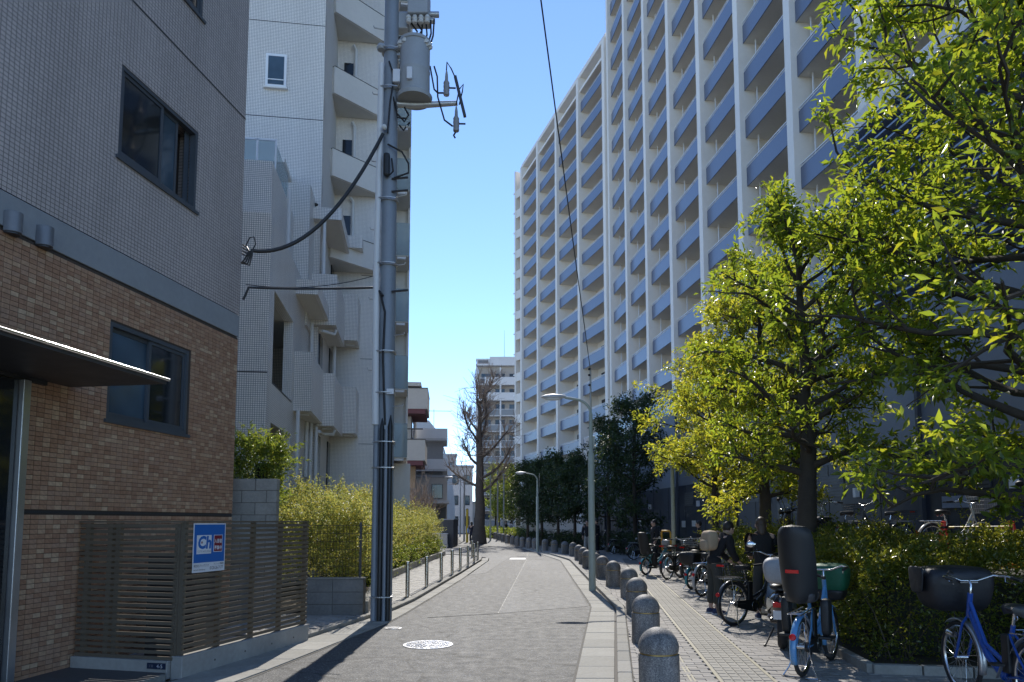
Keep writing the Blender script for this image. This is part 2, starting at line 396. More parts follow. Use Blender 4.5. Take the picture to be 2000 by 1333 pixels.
# the joined bricks need a shade per brick
mj = M_brick_r.copy(); mj.name = 'paver_clay_field'; nt = mj.node_tree
oi = [q for q in nt.nodes if q.type == 'OBJECT_INFO'][0]; ge = nt.nodes.new('ShaderNodeNewGeometry')
for lk in list(nt.links):
    if lk.from_node == oi: ts = lk.to_socket; nt.links.remove(lk); nt.links.new(ge.outputs['Random Per Island'], ts)
o.data.materials.append(mj)
far = [(rout(y) + .17, y) for y in (31, 34, 38.5, 47, 56, 68, 80)] + [(3.4, 80), (6.3, 54), (8.2, 36), (8.6, 31)]
sheet('far_paving', far, SW, paint('far_paver', (.23, .22, .205), .8, var=.15, scale=3), swr)
# slit drain beside the tactile strip and the tactile tiles
b = MB()
for dx in (-.375, -.335):
    b.bar((strip_x(5.6) + dx, 5.6, SW - .004), (strip_x(14.6) + dx, 14.6, SW - .004), .022, .012)
b.build('slit_drain', M_slit, swr)
b = MB()
for dx in (-.075, .465):
    b.bar((strip_x(5.6) + dx, 5.6, SW - .004), (strip_x(24) + dx, 24, SW - .004), .034, .012)
b.build('strip_edging', M_slit, swr)
tb = MB(); tb.box((0, 0, -.014), (.5, .296, .02))
for i in range(5):
    for j in range(2):
        tb.box((-.2 + .1 * i, -.074 + .148 * j + (.03 if i % 2 else -.03) * 0, -.002), (.08, .128, .011))
tme = tb.mesh('tactile_tile')
yy = 5.7
while yy < 27:
    link('tactile_tile', tme, M_tact, swr, (strip_x(yy) + .195, yy, SW + .002), ang); yy += .3
# left pavement: pale clay pavers
lx = lambda y: -3.55 + .012 * (y - 20)
swl = struct(sheet('sidewalk_left', [(lout(y) - .16, y) for y in (10.3, 12.2, 13.4, 15.1, 22.9, 30.4, 32.4)] + [(-2.0, 34.3), (-3.2, 35.3), (-14, 35.8), (-14, 10.3)], SW - .02, M_mortar))
bl = MB(); yy = 10.4; row = 0; lcells = []
while yy < 35:
    xx = lout(yy) - .29 - (.1 if row % 2 else 0)
    if yy > 32.4: xx -= (yy - 32.4) ** 1.6 * .36
    while xx > -3.75 - (.6 if yy < 13.3 else 0): lcells.append((xx, yy)); xx -= .205
    yy += .105; row += 1
ln = set(sorted([c for c in lcells if c[1] > 10.6], key=lambda c: c[1])[:280]); me2 = brick_mesh(.196, .097)
for c in lcells:
    z = SW - .006 + rb.uniform(-.003, .003)
    if c in ln: link('brick', me2, M_brick_l, swl, (c[0], c[1], z), 0)
    else:
        hx, hy = .098, .0485
        bl.add([(c[0] + q[0], c[1] + q[1], z + q[2]) for q in ((-hx, -hy, 0), (hx, -hy, 0), (hx, hy, 0), (-hx, hy, 0), (-hx, -hy, -.03), (hx, -hy, -.03), (hx, hy, -.03), (-hx, hy, -.03))],
               [(0, 1, 2, 3), (4, 5, 1, 0), (5, 6, 2, 1), (6, 7, 3, 2), (7, 4, 0, 3)])
o = bl.build('brick_paving', None, swl); o['kind'] = 'stuff'
mj2 = M_brick_l.copy(); mj2.name = 'paver_pale_field'; nt = mj2.node_tree
oi = [q for q in nt.nodes if q.type == 'OBJECT_INFO'][0]; ge = nt.nodes.new('ShaderNodeNewGeometry')
for lk in list(nt.links):
    if lk.from_node == oi: ts = lk.to_socket; nt.links.remove(lk); nt.links.new(ge.outputs['Random Per Island'], ts)
o.data.materials.append(mj2)
# raised dark porch in front of the tiled house, bottom left
porch = struct(sheet('porch', [(-7.6, 1), (-3.95, 6.3), (-3.62, 7.7), (-3.62, 8.3), (-5.0, 8.4), (-7.6, 8.4)], .07, paint('porch_stone', (.10, .098, .095), .7, var=.25, scale=2, bump=.2)))
MB().bb((-7.6, 1, -.02), (-7.5, 8.3, .069)).build('porch_edge', M_conc, porch)
MB().bar((-3.97, 6.3, .02), (-3.64, 7.62, .02), .09, .096).build('porch_kerb', M_kerb, porch)

# manhole covers
M_iron = paint('cast_iron', (.42, .42, .43), .32, metal=1.0, var=.2, scale=12, bump=.3, bscale=50)
def manhole(u, v, r, label):
    c = on_ground(u, v); t = thing('manhole_cover', label, 'manhole', (c.x, c.y, 0))
    MB().lathe([(r - .035, .002), (r - .035, .008), (r, .008), (r, .001)], 40).build('frame', M_iron, t, 30)
    lid = MB(); lid.lathe([(.0001, .006), (r - .045, .006), (r - .045, -.01)], 40); lid.build('lid', M_iron, t)
    st = MB(); rr = random.Random(int(u))
    for k in range(1, 6):
        rad = (r - .06) * k / 5.2; m_ = int(5 * k)
        for j in range(m_):
            a = 2 * math.pi * j / m_ + k * .4
            st.box((rad * math.cos(a), rad * math.sin(a), .009), (.04 * r / .3, .022 * r / .3, .007), a + rr.choice((0, .8, 1.57)))
    o = st.build('tread_pattern', M_iron, t); o['kind'] = 'stuff'
manhole(836, 1260, .335, 'large round iron manhole cover with raised tread, shining in the sun')
manhole(768, 1228, .135, 'small round iron cover in the road beside the utility pole')
# ================================================================ buildings
M_white = paint('white_concrete', (.84, .785, .72), .7, var=.06, scale=.5, bump=.1)
M_soffit = paint('soffit_paint', (.78, .72, .63), .8, var=.06, scale=.6)
M_panel = paint('blue_panel', (.115, .142, .215), .35, var=.14, scale=.5, spec=.6)
M_rail = paint('white_rail', (.78, .79, .82), .4, var=.05)
M_alu = paint('aluminium', (.55, .56, .58), .35, metal=.85, var=.1)
M_dark = paint('dark_frame', (.035, .036, .04), .4, var=.15)
M_paneD = pane('window_glass')
M_paneB = pane('window_glass_blue', (.05, .08, .11), .08)
M_curtain = paint('curtain', (.42, .45, .46), .9, var=.2, scale=4)
M_navy = paint('navy_siding', (.022, .029, .05), .45, var=.12, scale=.6)
M_glassrail = glass('rail_glass', (.80, .88, .90), .62)

# ---- the tall apartment tower on the right: two wings meeting at a double pillar
tower = thing('apartment_tower', 'tall white apartment tower with rows of blue balcony fronts on the right', 'building', (9.9, 68.8, 0))
FL, Z0 = 2.9, 3.5
def wing(origin, d, n, bay, floors, roof_z, lower, pmat):
    "origin: first pillar; d: unit direction along the facade; n bays; outward is to the street"
    d = Vector((d[0], d[1], 0)).normalized(); out = Vector((-d.y, d.x, 0))
    if out.x > 0: out = -out
    base = Vector((origin[0] - 9.9, origin[1] - 68.8, 0)); rz = math.atan2(d.y, d.x)
    # local frame: +x along d; outward is +y when that side is the street, else -y
    sgn = 1 if Vector((-d.y, d.x, 0)).dot(out) > 0 else -1
    pw = .6
    pm = MB().box((0, -.72 * sgn, roof_z / 2), (pw, 2.04, roof_z)).mesh('pillar')
    b = MB()
    for zc in range(1, floors): b.box((0, (.3 + .001) * sgn, Z0 + FL * zc - .45), (pw * .999, .004, .02))
    for i in range(n + 1):
        q = base + d * (bay * i); link('pillar', pm, pmat, tower, q, rz)
    L = bay * n; w = bay - pw
    core = MB().bb((-.3, -1.75 * sgn, 0), (L + .3, -15 * sgn, roof_z)).build('wall', M_white, tower, loc=base, rz=rz)
    slab = MB().bb((-w / 2, -1.74 * sgn, 0), (w / 2, -.06 * sgn, .17)).mesh('balcony')
    fr = MB().bb((-w / 2 + .02, -.058 * sgn, -.03), (w / 2 - .02, -.01 * sgn, 1.06)).mesh('front_panel')
    rl = MB(); rl.bb((-w / 2 + .02, -.07 * sgn, 1.2), (w / 2 - .02, -.0 * sgn, 1.25)); rl.bb((-w / 2 + .02, -.05 * sgn, 1.1), (w / 2 - .02, -.02 * sgn, 1.135))
    for k in range(5): rl.bb((-w / 2 + .1 + k * (w - .2) / 4 - .015, -.05 * sgn, 1.05), (-w / 2 + .1 + k * (w - .2) / 4 + .015, -.02 * sgn, 1.21))
    rl = rl.mesh('railing')
    wd = MB().bb((-w * .34, -1.73 * sgn, .2), (w * .30, -1.69 * sgn, 2.25)).mesh('window')
    wf = MB()
    for x in (-w * .36, -w * .02, w * .32): wf.bb((x - .03, -1.74 * sgn, .15), (x + .03, -1.66 * sgn, 2.3))
    wf.bb((-w * .36, -1.74 * sgn, 2.25), (w * .32, -1.66 * sgn, 2.31)); wf = wf.mesh('frame')
    side = 1 if d.y < 0 else -1
    ptn = MB().bb((side * w * .02 - .025, -1.7 * sgn, .17), (side * w * .02 + .025, -.15 * sgn, 2.5)).mesh('partition')
    pipe = MB().cyl((-w * .42, -.6 * sgn, .17), (-w * .42, -.6 * sgn, FL), .05, n=6).mesh('drain_pipe')
    ac = MB().box((w * .4, -1.3 * sgn, .5), (.75, .3, .6)).mesh('air_conditioner')
    rr = random.Random(n)
    for i in range(n):
        lo = lower(i)
        for k in range(floors):
            z = Z0 + FL * k
            if z < lo or z + 1.5 > roof_z: continue
            q = base + d * (bay * (i + .5)) + Vector((0, 0, z))
            o = link('balcony', slab, M_soffit, tower, q, rz)
            link('front_panel', fr, M_panel, o); link('railing', rl, M_rail, o)
            link('window', wd, rr.choice((M_paneD, M_paneD, M_paneB, M_curtain)), o); link('frame', wf, M_dark, o)
            link('drain_pipe', pipe, M_rail, o)
            if rr.random() < .45: link('air_conditioner', ac, M_rail, o)
    return base, d, rz, sgn, L
NV = (.125, -1)                                                 # near wing runs back towards the viewer
base, d, rz, sgn, L = wing((9.9, 68.8), NV, 10, 5.79, 20, Z0 + FL * 20 + 1.2, lambda i: 3 if i < 2 else 6.0, M_white)
FV = (-.30, 1)
b2, d2, rz2, sgn2, L2 = wing((9.55, 69.6), FV, 4, 7.0, 16, 51.0, lambda i: 0, M_white)
for bs, dd, rzz, sg, LL, rz_ in ((b2, d2, rz2, sgn2, L2, 51.0),):
    MB().bb((-.3, -15 * sg, 51.0), (LL + .3, .1 * sg, 51.5)).build('roof_slab', M_white, tower, loc=bs, rz=rzz)
    MB().bb((0, -1.7 * sg, 49.2), (LL, .13 * sg, 49.5)).build('roof_canopy', M_white, tower, loc=bs, rz=rzz)
# the narrow end of the far wing turns away to the left
e0 = Vector((9.55, 69.6, 0)) + d2 * L2
ed = Vector((-.62, 1, 0)).normalized(); erz = math.atan2(ed.y, ed.x)
eb = Vector((e0.x - 9.9, e0.y - 68.8, 0))
for k in range(16):
    z = Z0 + FL * k
    o = MB().bb((.3, .2, 0), (1.7, -1.2, .18)).build('balcony', M_soffit, tower, loc=eb + Vector((0, 0, z)), rz=erz)
    MB().bb((.3, .201, -.03), (1.7, .25, 1.1)).build('front_panel', M_white, o)
    MB().bb((1.71, -1.0, .9), (2.2, .2, 1.05)).build('hood', M_rail, o)
MB().bb((0, -1.2, 0), (1.6, -9, 51)).build('wall', M_white, tower, loc=eb, rz=erz)
MB().bb((1.4, -1.0, 0), (1.7, .3, 51)).build('pillar', M_white, tower, loc=eb, rz=erz)

# ---- podium in front of the tower: dark siding below, pale panels above, glass railing, louvred block
PX = lambda y: 11.4 - .106 * y
pod = thing('podium_building', 'low podium with dark navy siding, pale upper panels and a glass railing before the tower', 'building', (PX(20), 20, 0))
def pd(y, off=0.0): return Vector((PX(y) - PX(20) + off, y - 20, 0))
pdir = (pd(56) - pd(0)).normalized(); prz = math.atan2(pdir.y, pdir.x) - R(90)
def pbox(name, mat, y0, y1, z0, z1, o0, o1, smooth=None):
    "box along the podium front from y0 to y1; o0..o1 is how far out (minus) or in (plus)"
    a, c = pd(y0), pd(y1); L = (c - a).length
    return MB().bb((o0, 0, z0), (o1, L, z1)).build(name, mat, pod, loc=a, rz=prz)
pbox('wall', M_navy, 3, 54, 0, 3.3, 0, 3.0)
pbox('upper_wall', paint('podium_panel', (.22, .24, .28), .6, var=.1, scale=.6), 3, 54, 3.301, 6.9, .05, 3.0)
pbox('end_wall', M_white, 54, 54.4, 0, 8.0, -.12, 3.0)
for y in np.arange(4, 54, 2.4): pbox('panel_joint', M_dark, y, y + .03, 0.1, 3.28, -.012, .01)
rw = MB(); a, c = pd(19.5), pd(54); L = (c - a).length
for k in range(int(L / 1.2) + 1): rw.bb((.1, k * 1.2 - .025, 6.9), (.15, k * 1.2 + .025, 8.05))
rw.bb((.09, 0, 8.0), (.16, L, 8.06)); rw.build('railing', M_rail, pod, loc=a, rz=prz)
glm = MB().bb((.118, .04, 6.95), (.13, 1.16, 7.98)).mesh('glass_pane')
for k in range(int(L / 1.2)):
    q = a + pdir * (1.2 * k); link('glass_pane', glm, M_glassrail, pod, q, prz)
# louvred block
M_louv = paint('louvre_metal', (.30, .36, .46), .4, metal=.3, var=.1, scale=2)
pbox('louvre_backing', paint('louvre_dark', (.05, .065, .09), .6), 4, 19.4, 6.901, 12.3, .45, 3)
a, c = pd(4), pd(19.4); L = (c - a).length
lm = MB().box((.12, L / 2, 0), (.26, L, .05), rot=Matrix.Rotation(R(0), 3, 'Z')).mesh('louvre')
for k in range(19):
    link('louvre', lm, M_louv, pod, a + Vector((0, 0, 7.0 + k * .29)), prz)
for k in range(7):
    MB().box((.3, k * L / 6.3 + .2, 9.6), (.07, .09, 5.4)).build('louvre_post', M_louv, pod, loc=a, rz=prz)
pbox('louvre_cap', M_white, 4, 19.4, 12.301, 12.75, .0, 3)
# white notices pasted on the dark wall
for i, (u, v, w, h) in enumerate(((1251, 1022, 10, 10), (1336, 1024, 11, 12), (1356, 1023, 11, 11))):
    y = 27.0
    for _ in range(6):
        q = at(u, v, y); y = (11.4 - q.x / q.y * 0 - q.x) / .106 if False else 11.4 / (q.x / q.y + .106)
    q = at(u, v, y); s_ = y / 1400
    n_ = MB().box((-.02, 0, 0), (.012, w * s_ * 1.9, h * s_ * 1.05)).build('paper_notice', M_mark, None, loc=(PX(y), y, q.z), rz=prz)
    tag(n_, ['white paper notice on the navy wall, nearest the lit paving', 'white paper notice on the navy wall, the middle one of three', 'white paper notice on the navy wall, nearest the bright tree trunk'][i], 'notice', 'white notices on the navy wall')
q = at(1884, 995, 14.0); y = 11.4 / (q.x / q.y + .106); q = at(1884, 980, y)
n_ = thing('notice_board', 'long pale notice board on the dark wall behind the parked bicycles', 'notice board', (PX(y) - .02, y, q.z), prz)
MB().box((-.015, 0, 0), (.02, 1.25, .26)).build('board', paint('board_pale', (.22, .26, .36), .5, var=.2, scale=6), n_)
MB().box((-.028, 0, .0), (.006, 1.2, .03)).build('trim', M_dark, n_)

# doors, grilles, pipes and wall lamps along the dark podium wall
for i, y in enumerate((12.5, 17.8, 23.0, 29.5, 36.5, 44)):
    if i % 2 == 0:
        dr = pbox('service_door', paint('door_slate', (.06, .07, .09), .4, metal=.3), y, y + .95, .03, 2.25, -.025, .0)
        a_ = pd(y + .8); MB().bb((-.07, 0, 1.0), (-.026, .05, 1.16)).build('door_handle', M_alu, dr)
    gr_ = pbox('wall_grille', paint('grille_grey', (.10, .11, .13), .5, metal=.4), y + 2.2, y + 3.3, 2.35, 2.95, -.03, .0)
    for k in range(6): pbox('grille_slat', M_dark, y + 2.25, y + 3.25, 2.4 + k * .09, 2.43 + k * .09, -.036, -.031)
    pbox('wall_lamp', M_rail, y + 1.5, y + 1.62, 2.3, 2.55, -.12, -.0)
    pbox('down_pipe', paint('pipe_slate', (.05, .055, .07), .5), y + 4.2, y + 4.3, 0, 6.9, -.1, -.0)
# ================================================================ the brown tiled house, near left
def holed(spans, zs, holes, x0, x1):
    "wall in the local y-z plane from x0 to x1 with rectangular openings (y0, y1, z0, z1)"
    b = MB(); Y = sorted(set(list(spans) + [h[0] for h in holes] + [h[1] for h in holes])); Z = sorted(set(list(zs) + [h[2] for h in holes] + [h[3] for h in holes]))
    for i in range(len(Y) - 1):
        for j in range(len(Z) - 1):
            cy_, cz_ = (Y[i] + Y[i + 1]) / 2, (Z[j] + Z[j + 1]) / 2
            if any(h[0] < cy_ < h[1] and h[2] < cz_ < h[3] for h in holes): continue
            b.bb((x0, Y[i], Z[j]), (x1, Y[i + 1], Z[j + 1]))
    return b
HC = Vector((-4.32, 11.1, 0)); HK = .16; hrz = -math.atan(HK)
house = thing('tiled_house', 'brown and grey tiled house with dark sliding windows, near left', 'house', HC, hrz)
def hw(u, v):
    "(distance along the wall from the far corner, height) seen at a pixel"
    rx, rz = _ray(u, v); y = (HC.x - HK * HC.y) / (rx - HK)
    return (y - HC.y) * math.sqrt(1 + HK * HK), EYE + rz * y
zb0, zb1 = hw(460, 657)[1], hw(462, 613)[1]
def hole(c): 
    t = [hw(*q) for q in c]
    return ((t[0][0] + t[1][0]) / 2, (t[2][0] + t[3][0]) / 2, (t[1][1] + t[3][1]) / 2, (t[0][1] + t[2][1]) / 2)
h1 = hole(((238, 124), (231, 303), (386, 258), (385, 416)))
h2 = hole(((216, 628), (208, 820), (369, 685), (366, 848)))
h3 = (hw(300, 20)[0], hw(397, 20)[0], hw(397, 40)[1], hw(397, 40)[1] + 1.5)
M_grey_tile = tiles('grey_mosaic', (.58, .51, .48), (.18, .16, .155), .06, .048, .0042, var=.07, rough=.45, bump=.6, dirt=.2)
M_backing = paint('tile_bed', (.07, .055, .045), .9)
M_band = paint('band_concrete', (.30, .315, .33), .7, var=.12, scale=1.3, bump=.12)
T0 = -9.5
holed((T0, 0), (zb1, 14.5), [h1, h3], -.3, 0).build('upper_wall', M_grey_tile, house, uv=True)
MB().bb((-.3, T0, zb0), (.012, -.0, zb1 - .015)).build('concrete_band', M_band, house, bevel=.008)
holed((T0, 0), (0, zb0 - .012), [h2], -.3, -.008).build('lower_wall', M_backing, house)
MB().bb((-8, T0, .0), (-.301, -.3, 14.5)).build('core', M_backing, house)
MB().bb((-8, -.3, 0), (-.301, 0, 14.5)).build('end_wall', M_grey_tile, house, uv=True)
MB().bb((-8.2, T0, 14.5), (.1, .1, 14.8)).build('roof_slab', M_band, house)
for v in (118, ):
    z = hw(478, 232)[1]; MB().bb((.0005, T0, z - .012), (.004, 0, z + .012)).build('wall_joint', M_dark, house)
zj = hw(300, 1004)[1]
MB().bb((-.006, T0, zj - .012), (-.0005, 0, zj + .012)).build('wall_joint', M_dark, house)
# clay tiles, one by one
M_tile_o = None
def clay(name, src):
    m, n, l, b = _nt(name); co = n.new('ShaderNodeTexCoord').outputs['Object']
    rnd = n.new('ShaderNodeObjectInfo').outputs['Random'] if src == 'obj' else n.new('ShaderNodeNewGeometry').outputs['Random Per Island']
    c = _ramp(n, l, rnd, [(0, (.34, .185, .112)), (.25, (.39, .222, .137)), (.5, (.44, .26, .158)), (.7, (.41, .25, .165)), (.86, (.48, .305, .19)), (1, (.55, .385, .25))])
    c = _mix(n, l, 1.0, c, _ramp(n, l, _noise(n, l, co, 22, 4), [(.3, [.8] * 3), (.7, [1.15] * 3)]), 'MULTIPLY')
    l.new(c, b.inputs['Base Color']); b.inputs['Roughness'].default_value = .55
    _bump(n, l, b, _noise(n, l, co, 60, 3), .25, .006)
    return m
tw, th = .1, .0505
tme = MB().bb((-.008, -tw / 2 + .003, -th / 2 + .003), (0, tw / 2 - .003, th / 2 - .003)).mesh('tile')
cand = []; rt = random.Random(11)
nz = int((zb0 - .02) / th)
for k in range(nz):
    z = th * (k + .5) + .005
    if abs(z - zj) < .03: continue
    t = -tw / 2
    while t > -5.2:
        if not (h2[0] - tw / 2 < t < h2[1] + tw / 2 and h2[2] - .02 < z < h2[3] + .02): cand.append((t, z))
        t -= tw
score = lambda c: -c[0] if -4.3 < c[0] else -9
near = set(sorted([c for c in cand if c[0] > -4.05 and c[1] > .4 and c[1] < 3.6], key=lambda c: c[0] + rt.random() * 1.3)[:290])
jb = MB(); M_clay_o, M_clay_i = clay('clay_tile', 'obj'), clay('clay_tile_field', 'isl')
for c in cand:
    dx = rt.uniform(-.0012, .0012)
    if c in near: link('tile', tme, M_clay_o, house, (dx, c[0], c[1]))
    else: jb.bb((-.008, c[0] - tw / 2 + .003, c[1] - th / 2 + .003), (dx, c[0] + tw / 2 - .003, c[1] + th / 2 - .003))
o = jb.build('tile_facing', M_clay_i, house); o['kind'] = 'stuff'
# windows
M_sash = paint('sash_grey', (.10, .115, .135), .4, metal=.4, var=.1)
def sliding(h, open_right, label):
    y0, y1, z0, z1 = h; w = MB(); fx = -.1
    for a, c in (((fx, y0, z0), (fx + .09, y0 + .05, z1)), ((fx, y1 - .05, z0), (fx + .09, y1, z1)), ((fx, y0 + .05, z1 - .05), (fx + .09, y1 - .05, z1)), ((fx, y0 + .05, z0), (fx + .09, y1 - .05, z0 + .05))): w.bb(a, c)
    win = w.build('window', M_sash, house)
    ym = (y0 + y1) / 2
    def sash(ya, yb, x, mat):
        s = MB()
        for a, c in (((x, ya, z0 + .05), (x + .03, ya + .045, z1 - .05)), ((x, yb - .045, z0 + .05), (x + .03, yb, z1 - .05)), ((x, ya + .045, z1 - .095), (x + .03, yb - .045, z1 - .05)), ((x, ya + .045, z0 + .05), (x + .03, yb - .045, z0 + .1))): s.bb(a, c)
        s.build('sash', M_sash, win); MB().bb((x + .012, ya + .045, z0 + .1), (x + .018, yb - .045, z1 - .095)).build('pane', mat, win)
    if open_right:
        sash(y0 + .05, ym + .05, fx + .04, M_paneD); sash(ym - .18, ym + .42, fx + .002, M_paneB)
        MB().bb((fx - .6, ym + .45, z0), (fx - .55, y1 + .1, z1)).build('curtain', paint('tan_curtain', (.55, .42, .27), .9, var=.15), win)
        MB().bb((fx - .02, y1 - .16, z0 + .05), (fx - .01, y1 - .05, z1 - .05)).build('reveal', M_sash, win)
    else:
        sash(y0 + .05, ym + .03, fx + .002, M_paneB); sash(ym - .03, y1 - .05, fx + .04, M_paneD)
    MB().bb((-.1, y0 - .04, z0 - .045), (.03, y1 + .04, z0 - .002)).build('sill', M_sash, win)
    if label: win['label'] = label
sliding(h1, True, 'upper sliding window standing half open'); sliding(h2, False, 'ground floor sliding window half behind the canopy'); sliding(h3, False, None)
# dark rooms behind the glass
for h in (h1, h2, h3):
    MB().bb((-1.5, h[0] - .2, h[2] - .2), (-1.45, h[1] + .2, h[3] + .2)).build('room_wall', M_backing, house)
# vent hoods on the band
for i, (u, v) in enumerate(((18, 436), (80, 463))):
    t, z = hw(u, v); vh = MB()
    prof = [(.012, 0)] + [(.012 + .11 * math.sin(a), .085 * math.cos(a)) for a in np.linspace(.12, math.pi - .12, 9)]
    A = [(.013 + .12 * math.sin(a), t - .085 * math.cos(a)) for a in np.linspace(0, math.pi, 10)]
    vh.prism(A, z - .11, z + .1); vh.build('vent_hood', paint('hood_grey', (.17, .18, .20), .45, metal=.2), house, 35, bevel=.006)
    MB().prism([(.013 + (q[0] - .013) * .85, t + (q[1] - t) * .85) for q in A], z - .125, z - .111).build('vent_grille', M_dark, house)
# entrance canopy: thin slab with a bright upper edge, and the door post beneath it
t0, zc = hw(135, 757)
can = MB().bb((.01, -7, zc + .0), (1.17, t0, zc + .055)).build('canopy', paint('canopy_steel', (.075, .075, .08), .5, metal=.3, var=.15), house)
MB().cyl((1.19, -7, zc + .045), (1.19, t0 + .01, zc + .045), .017, n=16).build('edge_trim', paint('bright_steel', (.85, .85, .85), .2, metal=1, var=.02), can, 50)
MB().bb((.005, -7, zc - .05), (.05, t0 - .35, zc - .002)).build('wall_bracket', M_dark, can)
for k in (-1.6, -3.2): MB().lathe([(.045, -.004), (.045, .0), (.0001, .0)], 16, (.6, k + t0, zc - .002)).build('down_light', M_alu, can)
tp = hw(22, 1000)[0]
MB().bb((.02, tp - .05, .07), (.11, tp + .04, zc - .051)).build('door_post', M_alu, house, bevel=.006)
MB().bb((.012, tp - 2.2, .08), (.05, tp - .06, zc - .06)).build('door', M_paneD, house)
# down pipe at the far corner
MB().tube([(-.4, .07, 0), (-.4, .07, 14)], .045, 8).build('down_pipe', M_rail, house, 40)

# ---- slatted fence on a concrete base
FC, FE = Vector((-3.52, 7.72, 0)), Vector((-2.885, 10.12, 0))
M_slat = paint('slat_brown', (.165, .135, .10), .45, metal=.25, var=.12, scale=4, pieces=.06)
fence = thing('slat_fence', 'dark brown horizontal slat fence on a concrete base by the brown tiled house', 'fence', FC)
fd = (FE - FC); fl = fd.length; fd.normalize(); frz = math.atan2(fd.y, fd.x)
wp = HC + Vector((.158, .987, 0)) * -3.1
wd_ = Vector((wp.x + .02, 8.02, 0)) - FC; wl_ = wd_.length; wd_.normalize(); wrz = math.atan2(wd_.y, wd_.x)
bs = MB().bb((-.03, -.07, -.02), (fl, .07, .235)).build('base_wall', M_conc, fence, rz=frz, bevel=.008)
MB().bb((.08, -.07, .0), (wl_, .07, .19)).build('base_wall', M_conc, fence, rz=wrz, bevel=.008)
for x in (.5, 1.05, 1.6, 2.1):
    MB().lathe([(.0001, .0), (.012, .0)], 10, m=Matrix.Rotation(R(90), 3, 'X'), c=(x, -.0712, .11)).build('form_tie_hole', M_dark, fence, rz=frz)
NS, pitch = 23, .0605
def run(L, rz, posts, z0):
    sm = MB().bb((.0, -.035, -.018), (L, -.018, .018)).mesh('slat')
    for k in range(NS): link('slat', sm, M_slat, fence, (0, 0, z0 + k * pitch), rz)
    pm = MB().bb((-.025, -.016, z0 - .07), (.025, .032, z0 + NS * pitch - .025)).mesh('post')
    for p in posts: link('post', pm, M_slat, fence, Matrix.Rotation(rz, 3, 'Z') @ Vector((p, 0, 0)), rz)
    MB().bb((-.02, -.04, z0 + NS * pitch - .024), (L, .03, z0 + NS * pitch - .005)).build('top_rail', M_slat, fence, rz=rz)
run(fl, frz, [.03, .62, 1.25, 1.85, fl - .03], .27)
# the wing's slats face the viewer
sm = MB().bb((.05, .018, -.018), (wl_ - .02, .035, .018)).mesh('slat')
for k in range(-1, NS): link('slat', sm, M_slat, fence, (0, 0, .27 + k * pitch), wrz)
pm = MB().bb((-.03, -.032, .19), (.03, .016, 1.63)).mesh('post')
for p_ in (.06, wl_ * .62, wl_ * .7, wl_ - .1): link('post', pm, M_slat, fence, Matrix.Rotation(wrz, 3, 'Z') @ Vector((p_, 0, 0)), wrz)
MB().bb((.0, -.03, .27 + NS * pitch - .024), (wl_, .04, .27 + NS * pitch - .005)).build('top_rail', M_slat, fence, rz=wrz)
# inside the fence: a grey meter cabinet standing on gravel
cab = thing('meter_cabinet', 'grey louvred cabinet half hidden behind the slat fence', 'cabinet', (-4.05, 9.0, 0), hrz)
MB().bb((-.35, -.25, .0), (.3, .2, 1.25)).build('body', paint('cabinet_grey', (.09, .09, .09), .5, metal=.3), cab, bevel=.01)
for k in range(9): MB().bb((-.3, -.258, .3 + k * .08), (.25, -.251, .33 + k * .08)).build('vent_slot', M_dark, cab)
yard = struct(sheet('yard_paving', [(-3.45, 7.9), (-2.95, 10.1), (-2.9, 10.35), (-2.6, 12.3), (-3.6, 12.35), (-4.35, 11.5), (-4.9, 8.15)], .035, paint('yard_pale', (.42, .41, .39), .8, var=.15, scale=3)))

def text_mesh(s, size, ext=.0, align='LEFT', bold=0.0):
    cu = bpy.data.curves.new('lettering', 'FONT'); cu.body = s; cu.size = size; cu.extrude = ext; cu.align_x = align; cu.resolution_u = 3; cu.offset = bold
    o = bpy.data.objects.new('lettering', cu); COL.objects.link(o); dg = bpy.context.evaluated_depsgraph_get()
    me = bpy.data.meshes.new_from_object(o.evaluated_get(dg)); bpy.data.objects.remove(o); return me
def put_text(parent, s, size, x, z, mat, y=-.006, sx=1.0, name='lettering', align='LEFT', shear=0, bold=0.0):
    me = text_mesh(s, size, 0, align, bold)
    me.transform(Matrix(((sx, shear, 0, x), (0, 0, -1, y), (0, 1, 0, z), (0, 0, 0, 1))))
    return link(name, me, mat, parent)
M_sblue = paint('sign_blue', (.012, .13, .44), .4, var=.04); M_swhite = paint('sign_white', (.72, .73, .76), .45, var=.04)
M_sred = paint('sign_maroon', (.20, .012, .03), .45, var=.04); M_sblack = paint('sign_black', (.02, .02, .025), .5, var=.02); M_sgrey = paint('sign_grey', (.25, .25, .28), .5)
so = FC + fd * .09 + Vector((fd.y, -fd.x, 0)) * .052
sg = thing('letting_sign', 'blue and white letting sign hung on the brown slat fence', 'sign', (so.x, so.y, 1.095), frz)
SWD, SH = .54, .535
MB().bb((0, -.003, 0), (SWD, 0, SH)).build('board', M_swhite, sg)
MB().bb((.014, -.0045, .105), (SWD - .014, -.0031, SH - .014)).build('blue_field', M_sblue, sg)
MB().bb((.055, -.006, .20), (.295, -.0046, .405)).build('logo_field', M_swhite, sg)
MB().bb((.335, -.006, .215), (.485, -.0046, .405)).build('red_frame', M_swhite, sg)
MB().bb((.342, -.0068, .221), (.478, -.0061, .399)).build('red_field', M_sred, sg)
put_text(sg, 'Ch', .185, .068, .262, M_sblue, -.0068, 1.0, 'logo', shear=.1, bold=.0075)
MB().ell((.137, -.0068, .325), (.011, .001, .014), 10, 6).build('logo_dot', M_sred, sg)
put_text(sg, 'CITY HOUSING', .033, .072, .215, M_sgrey, -.0068)
